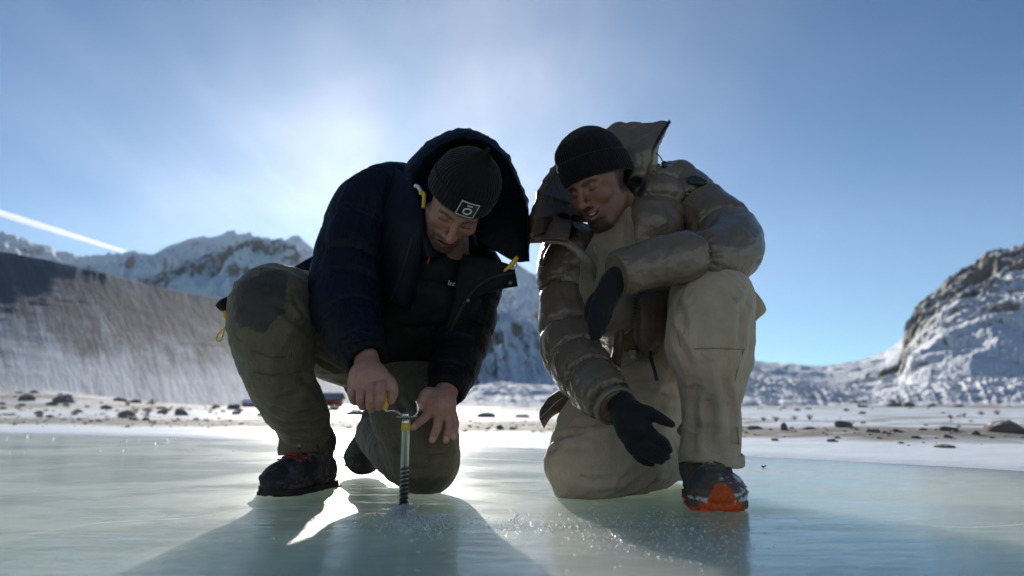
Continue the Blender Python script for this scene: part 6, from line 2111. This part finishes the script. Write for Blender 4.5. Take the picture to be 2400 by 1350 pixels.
def rock_mesh(seed, sub=3):
    import bmesh
    bm = bmesh.new(); bmesh.ops.create_icosphere(bm, subdivisions=sub, radius=1.0)
    V = np.array([v.co[:] for v in bm.verts]); T = np.array([[v.index for v in f.verts] for f in bm.faces]); bm.free()
    rg = np.random.RandomState(seed)
    for _ in range(9):      # flat broken faces
        n = rg.normal(size=3); n /= np.linalg.norm(n); d = rg.uniform(0.55, 0.9)
        s = V @ n
        V = V - np.maximum(s - d, 0)[:, None] * n * 0.85
    V = V * (1 + 0.16 * fbm(V * 1.6 + seed, 4))[:, None]
    return V, T


m = Mat('shore_stone')
up_ = m.n('ShaderNodeNewGeometry'); sp_ = m.n('ShaderNodeSeparateXYZ'); m.l(up_.outputs['Normal'], sp_.inputs[0])
stc = m.mix(m.noise(3, 6, 0.7), (0.13, 0.115, 0.098), (0.28, 0.25, 0.21))
m.set(Base_Color=m.mix(m.math('MULTIPLY', m.rng(sp_.outputs[2], 0.72, 0.95), m.rng(m.noise(2.5, 4), 0.48, 0.58)), stc, (0.8, 0.82, 0.84)), Roughness=0.85)
m.bump(m.noise(6, 6, 0.7), 0.6, 0.08)
STONE = m.m
rmes = []
for s in range(7):
    V, T = rock_mesh(s * 3 + 1)
    me = make_mesh('stone_%d' % s, V, None, T); me.materials.append(STONE); rmes.append(me)
stones = [  # photo column, foot row, width, height, label
    (1982, 1001, 54, 24, 'dark rounded boulder on the right shore nearest the taupe jacket'),
    (1955, 1036, 30, 10, 'flat brown stone alone on the snow below the dark boulder'),
    (2222, 1050, 54, 10, 'long flat stone lying alone on the snow at the right'),
    (2150, 1029, 24, 10, 'small pointed stone on the snow left of the flat ones'),
    (2226, 1027, 30, 12, 'small dark stone just above the long flat stone'),
    (2291, 1020, 22, 12, 'small dark stone between the flat stone and the big boulder'),
    (2378, 1014, 110, 42, 'biggest tan boulder at the right edge of the picture'),
    (2232, 1010, 52, 17, 'broad low boulder on the grit band right of centre'),
    (1841, 1009, 20, 24, 'narrow dark upright stone beside the trouser leg'),
    (1818, 1033, 22, 7, 'small brown stone in the snow beside the trouser leg'),
    (2052, 1014, 36, 12, 'grey stone at the foot of the grit band right of the dark boulder'),
    (2106, 1013, 30, 11, 'grey stone at the foot of the grit band left of the broad boulder'),
    (1770, 1005, 40, 9, 'low dark stone half hidden behind the trouser leg'),
    (1900, 1006, 34, 8, 'low stone left of the dark rounded boulder'),
    (422, 974, 34, 26, 'dark pyramid shaped stone on the left shore'),
    (145, 944, 60, 26, 'dark stone with snow on top near the left edge'),
    (55, 940, 44, 20, 'grey stone half buried in snow at the far left'),
    (546, 960, 40, 18, 'round grey stone in the snow left of the orange huts'),
    (615, 975, 40, 10, 'flat grey stone below the orange huts'),
    (835, 973, 66, 14, 'flat grey stone behind the kneeling leg'),
    (815, 1004, 22, 6, 'small flat stone on the snow behind the boot'),
    (842, 1006, 16, 8, 'small bluish stone behind the raised boot'),
    (1172, 1005, 22, 12, 'blue grey stone between the two people'),
    (1140, 978, 56, 14, 'low grey stone on the snow right of the resting hand'),
    (1225, 978, 40, 9, 'flat brown stone left of the taupe jacket hem'),
    (1205, 1006, 26, 8, 'flat stone right of the blue grey stone'),
]
for i, (px, py, w, h, lb) in enumerate(stones):
    p = ground_hit(px, py)
    if p is None: continue
    k = mpp(px, py, p[1])
    o = obj('boulder' if w > 45 else 'stone', rmes[i % 7], None, None, lb, 'stone', loc=(p[0], p[1] + w * k * 0.25, p[2] + h * k * 0.12))
    o.scale = (w * k * 0.48, w * k * 0.42, h * k * 0.72); o.rotation_euler = (0, 0, rng.uniform(-0.5, 0.5))
# small stones on the grit band: far too many to count
Vs = []
pv, pt = rock_mesh(5, 1)
NS = 1500
gx_ = rng.uniform(-9, 7, NS); gs_ = np.where(rng.rand(NS) < 0.7, rng.normal(3.0, 0.45, NS), rng.uniform(1.8, 7, NS))
gy_ = edge_y(gx_) + gs_; gz_ = shore_z(gx_, gy_)
for x, y, z in zip(gx_, gy_, gz_):
    r = rng.choice([0.006, 0.011, 0.018, 0.030], p=[0.45, 0.35, 0.16, 0.04])
    Vs.append((pv * np.array((1.3, 1, 0.6)) * r @ rot(rng.uniform(0, 360), 0, 0).T + (x, y, z + r * 0.1), None, pt))
# rubble strewn over the ground behind, thickest on the left
NS = 420
ry_ = 9 + 46 * rng.rand(NS) ** 1.3
rx_ = ry_ * np.where(rng.rand(NS) < 0.6, rng.uniform(-0.80, -0.30, NS), rng.uniform(-0.30, 0.85, NS))
rz_ = shore_z(rx_, ry_)
dens_ = fbm(np.stack([rx_ * 0.25, ry_ * 0.18, 0 * rx_], 1), 3)
for x, y, z, dn in zip(rx_, ry_, rz_, dens_):
    if dn < -0.02: continue
    r = rng.choice([0.04, 0.07, 0.12, 0.2], p=[0.4, 0.35, 0.18, 0.07]) * (0.6 + y / 40)
    Vs.append((pv * np.array((1.3, 1, 0.7)) * r @ rot(rng.uniform(0, 360), 0, 0).T + (x, y, z + r * 0.1), None, pt))
V, q, t = merge(Vs)
obj('shore_gravel', make_mesh('shore_gravel', V, q, t), STONE, kind='stuff', label='small stones scattered along the snowy shore')

TWIG = simple_mat('dry_twig', (0.20, 0.10, 0.06), 0.85, vary=0.4, vscale=50)


def shrub(px, py, hpx, wpx, label, group, seed):
    p = ground_hit(px, py)
    if p is None: return
    k = mpp(px, py, p[1]); rg = np.random.RandomState(seed); parts = []
    for _ in range(24):
        a = rg.uniform(0, 6.28); sp = rg.rand() * wpx * k * 0.5; hh = hpx * k * rg.uniform(0.5, 1.0)
        b = np.array((math.cos(a) * sp * 0.3, math.sin(a) * sp * 0.3, -0.02 * hh))
        t_ = np.array((math.cos(a) * sp, math.sin(a) * sp, hh)); md = (b + t_) / 2 + rg.normal(size=3) * hh * 0.08
        parts.append(tube_mesh(catmull(np.array([b, md, t_]), 6), np.linspace(1.0, 0.4, 6) * k * 0.42, 4, False))
        for _ in range(2):
            u = rg.uniform(0.4, 0.9); s0 = b + (t_ - b) * u; s1 = s0 + rg.normal(size=3) * np.array((0.18, 0.18, 0.12)) * hh + np.array((0, 0, 0.15 * hh))
            parts.append(tube_mesh(np.array([s0, (s0 + s1) / 2, s1]), np.array((0.6, 0.5, 0.3)) * k * 0.5, 4, False))
    V, q, t = merge(parts)
    o = empty('dry_shrub', p, label, 'shrub', group)
    me = make_mesh('twigs', V + p, q, t)
    obj('twigs', me, TWIG, o)


for i, (px, py, h, w, lb) in enumerate([
        (318, 968, 24, 16, 'reddish dry shrub left of the dark pyramid stone, lowest of the left clump'), (345, 970, 28, 18, 'tallest reddish dry shrub of the clump on the left shore'),
        (385, 972, 18, 14, 'small reddish dry shrub just left of the dark pyramid stone'), (300, 950, 20, 14, 'reddish dry shrub at the left end of the left shore clump'),
        (358, 948, 22, 14, 'reddish dry shrub at the back of the left shore clump'),
        (1790, 986, 14, 10, 'reddish dry tuft nearest the taupe knee on the right shore'), (1818, 987, 17, 12, 'second reddish dry tuft from the taupe knee'),
        (1862, 984, 15, 12, 'third reddish dry tuft from the taupe knee'), (1898, 984, 19, 10, 'reddish dry tuft just left of the dark rounded boulder'),
        (2228, 982, 15, 10, 'leftmost dry tuft in the snow above the broad low boulder'), (2258, 976, 13, 14, 'wide dry tuft in the snow left of the biggest boulder'),
        (2300, 972, 13, 14, 'dry tuft in the snow above the biggest boulder'), (2338, 972, 17, 12, 'rightmost and tallest dry tuft above the biggest boulder')]):
    shrub(px, py, h * 0.72, w * 1.7, lb, 'dry shrubs along the shore', i)

ORANGE = simple_mat('orange_boards', (0.36, 0.085, 0.03), 0.7, vary=0.3, vscale=4)
ROOFM = simple_mat('blue_grey_roof', (0.20, 0.23, 0.27), 0.6, vary=0.15, vscale=3)
SNOWC = simple_mat('roof_snow', (0.82, 0.84, 0.86), 0.8, vary=0.04)
DARKD = simple_mat('dark_door', (0.03, 0.03, 0.035), 0.6)


def hut(px0, px1, py_top, py_foot, D, label, roof_mat, eave=0.1):
    a = P(px0, py_foot, D); b = P(px1, py_foot, D); t = P(px0, py_top, D)
    w = b[0] - a[0]; h = t[2] - a[2]
    o = empty('hut', ((a[0] + b[0]) / 2, D, a[2]), label, 'hut', 'orange huts by the moraine foot')
    c = np.array(((a[0] + b[0]) / 2, D + w * 0.4, a[2] + h * 0.36 - 0.3))
    I3 = np.eye(3)
    add('wall', box_mesh(c, I3, (w, w * 0.8, h * 0.72 + 0.6)), ORANGE, o, False)
    for s in np.linspace(-0.5, 0.5, 7):
        add('plank', box_mesh((c[0] + s * w * 0.97, D - 0.012, a[2] + h * 0.36), I3, (w * 0.02, 0.03, h * 0.7)), ORANGE, o, False)
    add('door', box_mesh((c[0] + w * 0.12, D - 0.02, a[2] + h * 0.3), I3, (w * 0.22, 0.06, h * 0.55)), DARKD, o, False)
    rz = a[2] + h * 0.72
    V = np.array([(c[0] - w * (0.5 + eave), D - w * 0.1, rz), (c[0] + w * (0.5 + eave), D - w * 0.1, rz), (c[0] + w * (0.5 + eave), D + w * 0.4, rz + h * 0.28), (c[0] - w * (0.5 + eave), D + w * 0.4, rz + h * 0.28),
                  (c[0] + w * (0.5 + eave), D + w * 0.9, rz), (c[0] - w * (0.5 + eave), D + w * 0.9, rz)])
    V = np.concatenate([V, V - (0, 0, h * 0.06)])
    Fq = [(0, 1, 2, 3), (3, 2, 4, 5), (7, 6, 9, 8), (9, 11, 10, 8), (0, 6, 7, 1), (5, 4, 10, 11)]
    add('roof', (V, np.array(Fq)), roof_mat, o, False)


hut(566, 598, 936, 964, 62, 'low orange hut with snowy roof left of the olive knee', SNOWC)
hut(604, 640, 934, 964, 60, 'taller orange hut half hidden by the olive shin', SNOWC)
hut(738, 792, 920, 966, 58, 'orange hut with blue grey roof seen between the olive legs', ROOFM)

# a curled dead leaf and crumbs of turf on the ice
LEAF = simple_mat('dead_leaf', (0.16, 0.085, 0.035), 0.8, vary=0.4, vscale=200)
for px, py, w, lb in ((1790, 1096, 13, 'curled brown dead leaf on the ice right of the khaki trousers'), (918, 1119, 8, 'crumb of brown turf on the ice beside the drilling knee'), (894, 1116, 5, 'tiny brown crumb on the ice left of the drilling knee')):
    g = gp(px, py); k = mpp(px, py, g[1]) * w
    u, v = np.meshgrid(np.linspace(-1, 1, 14), np.linspace(-1, 1, 9))
    wd = 0.45 * np.sqrt(np.clip(1 - u ** 2, 0, 1))
    V = np.stack([u * k * 0.6, v * wd * k * 0.7, (0.35 * u ** 2 + 0.5 * (v * wd) ** 2 + 0.06 * np.sin(u * 7)) * k + 0.002], -1).reshape(-1, 3) @ rot(30, 0, 0).T
    V2 = np.concatenate([V, V - (0, 0, 0.0012)]); idx = np.arange(14 * 9).reshape(9, 14)
    f = np.stack([idx[:-1, :-1], idx[:-1, 1:], idx[1:, 1:], idx[1:, :-1]], -1).reshape(-1, 4)
    obj('dead_leaf' if w > 10 else 'turf_crumb', make_mesh('dead_leaf', V2 + g, np.concatenate([f, f[:, ::-1] + 126])), LEAF, None, lb, 'leaf' if w > 10 else 'crumb')

# ================================================================== CONTRAIL
m = bpy.data.materials.new('contrail_vapour'); m.use_nodes = True
nt_ = m.node_tree; nt_.nodes.clear()
o_ = nt_.nodes.new('ShaderNodeOutputMaterial'); v_ = nt_.nodes.new('ShaderNodeVolumePrincipled')
v_.inputs['Color'].default_value = (1, 1, 1, 1); v_.inputs['Density'].default_value = 0.009; v_.inputs['Anisotropy'].default_value = 0.3
nt_.links.new(v_.outputs[0], o_.inputs['Volume'])
cp_ = catmull(np.array([P(-500, 335, 21000), P(-150, 449, 22000), P(0, 499, 22500), P(150, 546, 23000), P(300, 592, 23500), P(380, 615, 24000)]), 60)
rr_ = np.interp(np.linspace(0, 1, 60), [0, 0.55, 0.8, 1], [125, 100, 62, 45]) * (1 + 0.06 * np.sin(np.arange(60) * 1.7))
add('contrail', tube_mesh(cp_, rr_, 16), m, None, label='straight white vapour trail above the left ridge', cat='contrail')

# healed cracks standing as thin white seams in the ice
CRK = simple_mat('crack_rime', (0.80, 0.84, 0.84), 0.5, vary=0.1)
for i, line in enumerate([[(1072, 1073), (1130, 1076), (1200, 1079), (1288, 1084)], [(1490, 1150), (1560, 1146), (1600, 1150)], [(60, 1255), (230, 1228), (420, 1216), (500, 1208)], [(1820, 1240), (2000, 1228), (2250, 1236), (2400, 1230)]]):
    pts = catmull(np.array([gp(x, y) for x, y in line]), 60)
    pts[:, 1] += 0.012 * fbm(pts * 9 + i, 3)
    ww = np.maximum(0.0016 * (1 + 0.9 * fbm(pts * 14 + 3 * i, 3)), 0.0002) * (2.2 if i == 0 else 1.0)
    V = np.concatenate([pts - np.stack([0 * ww, ww, 0 * ww], 1), pts + np.stack([0 * ww, ww, 0 * ww], 1)]); V[:, 2] = 0.0012
    k_ = np.arange(59)
    add('crack', (V, np.stack([k_, k_ + 1, k_ + 61, k_ + 60], 1)), CRK, lake)
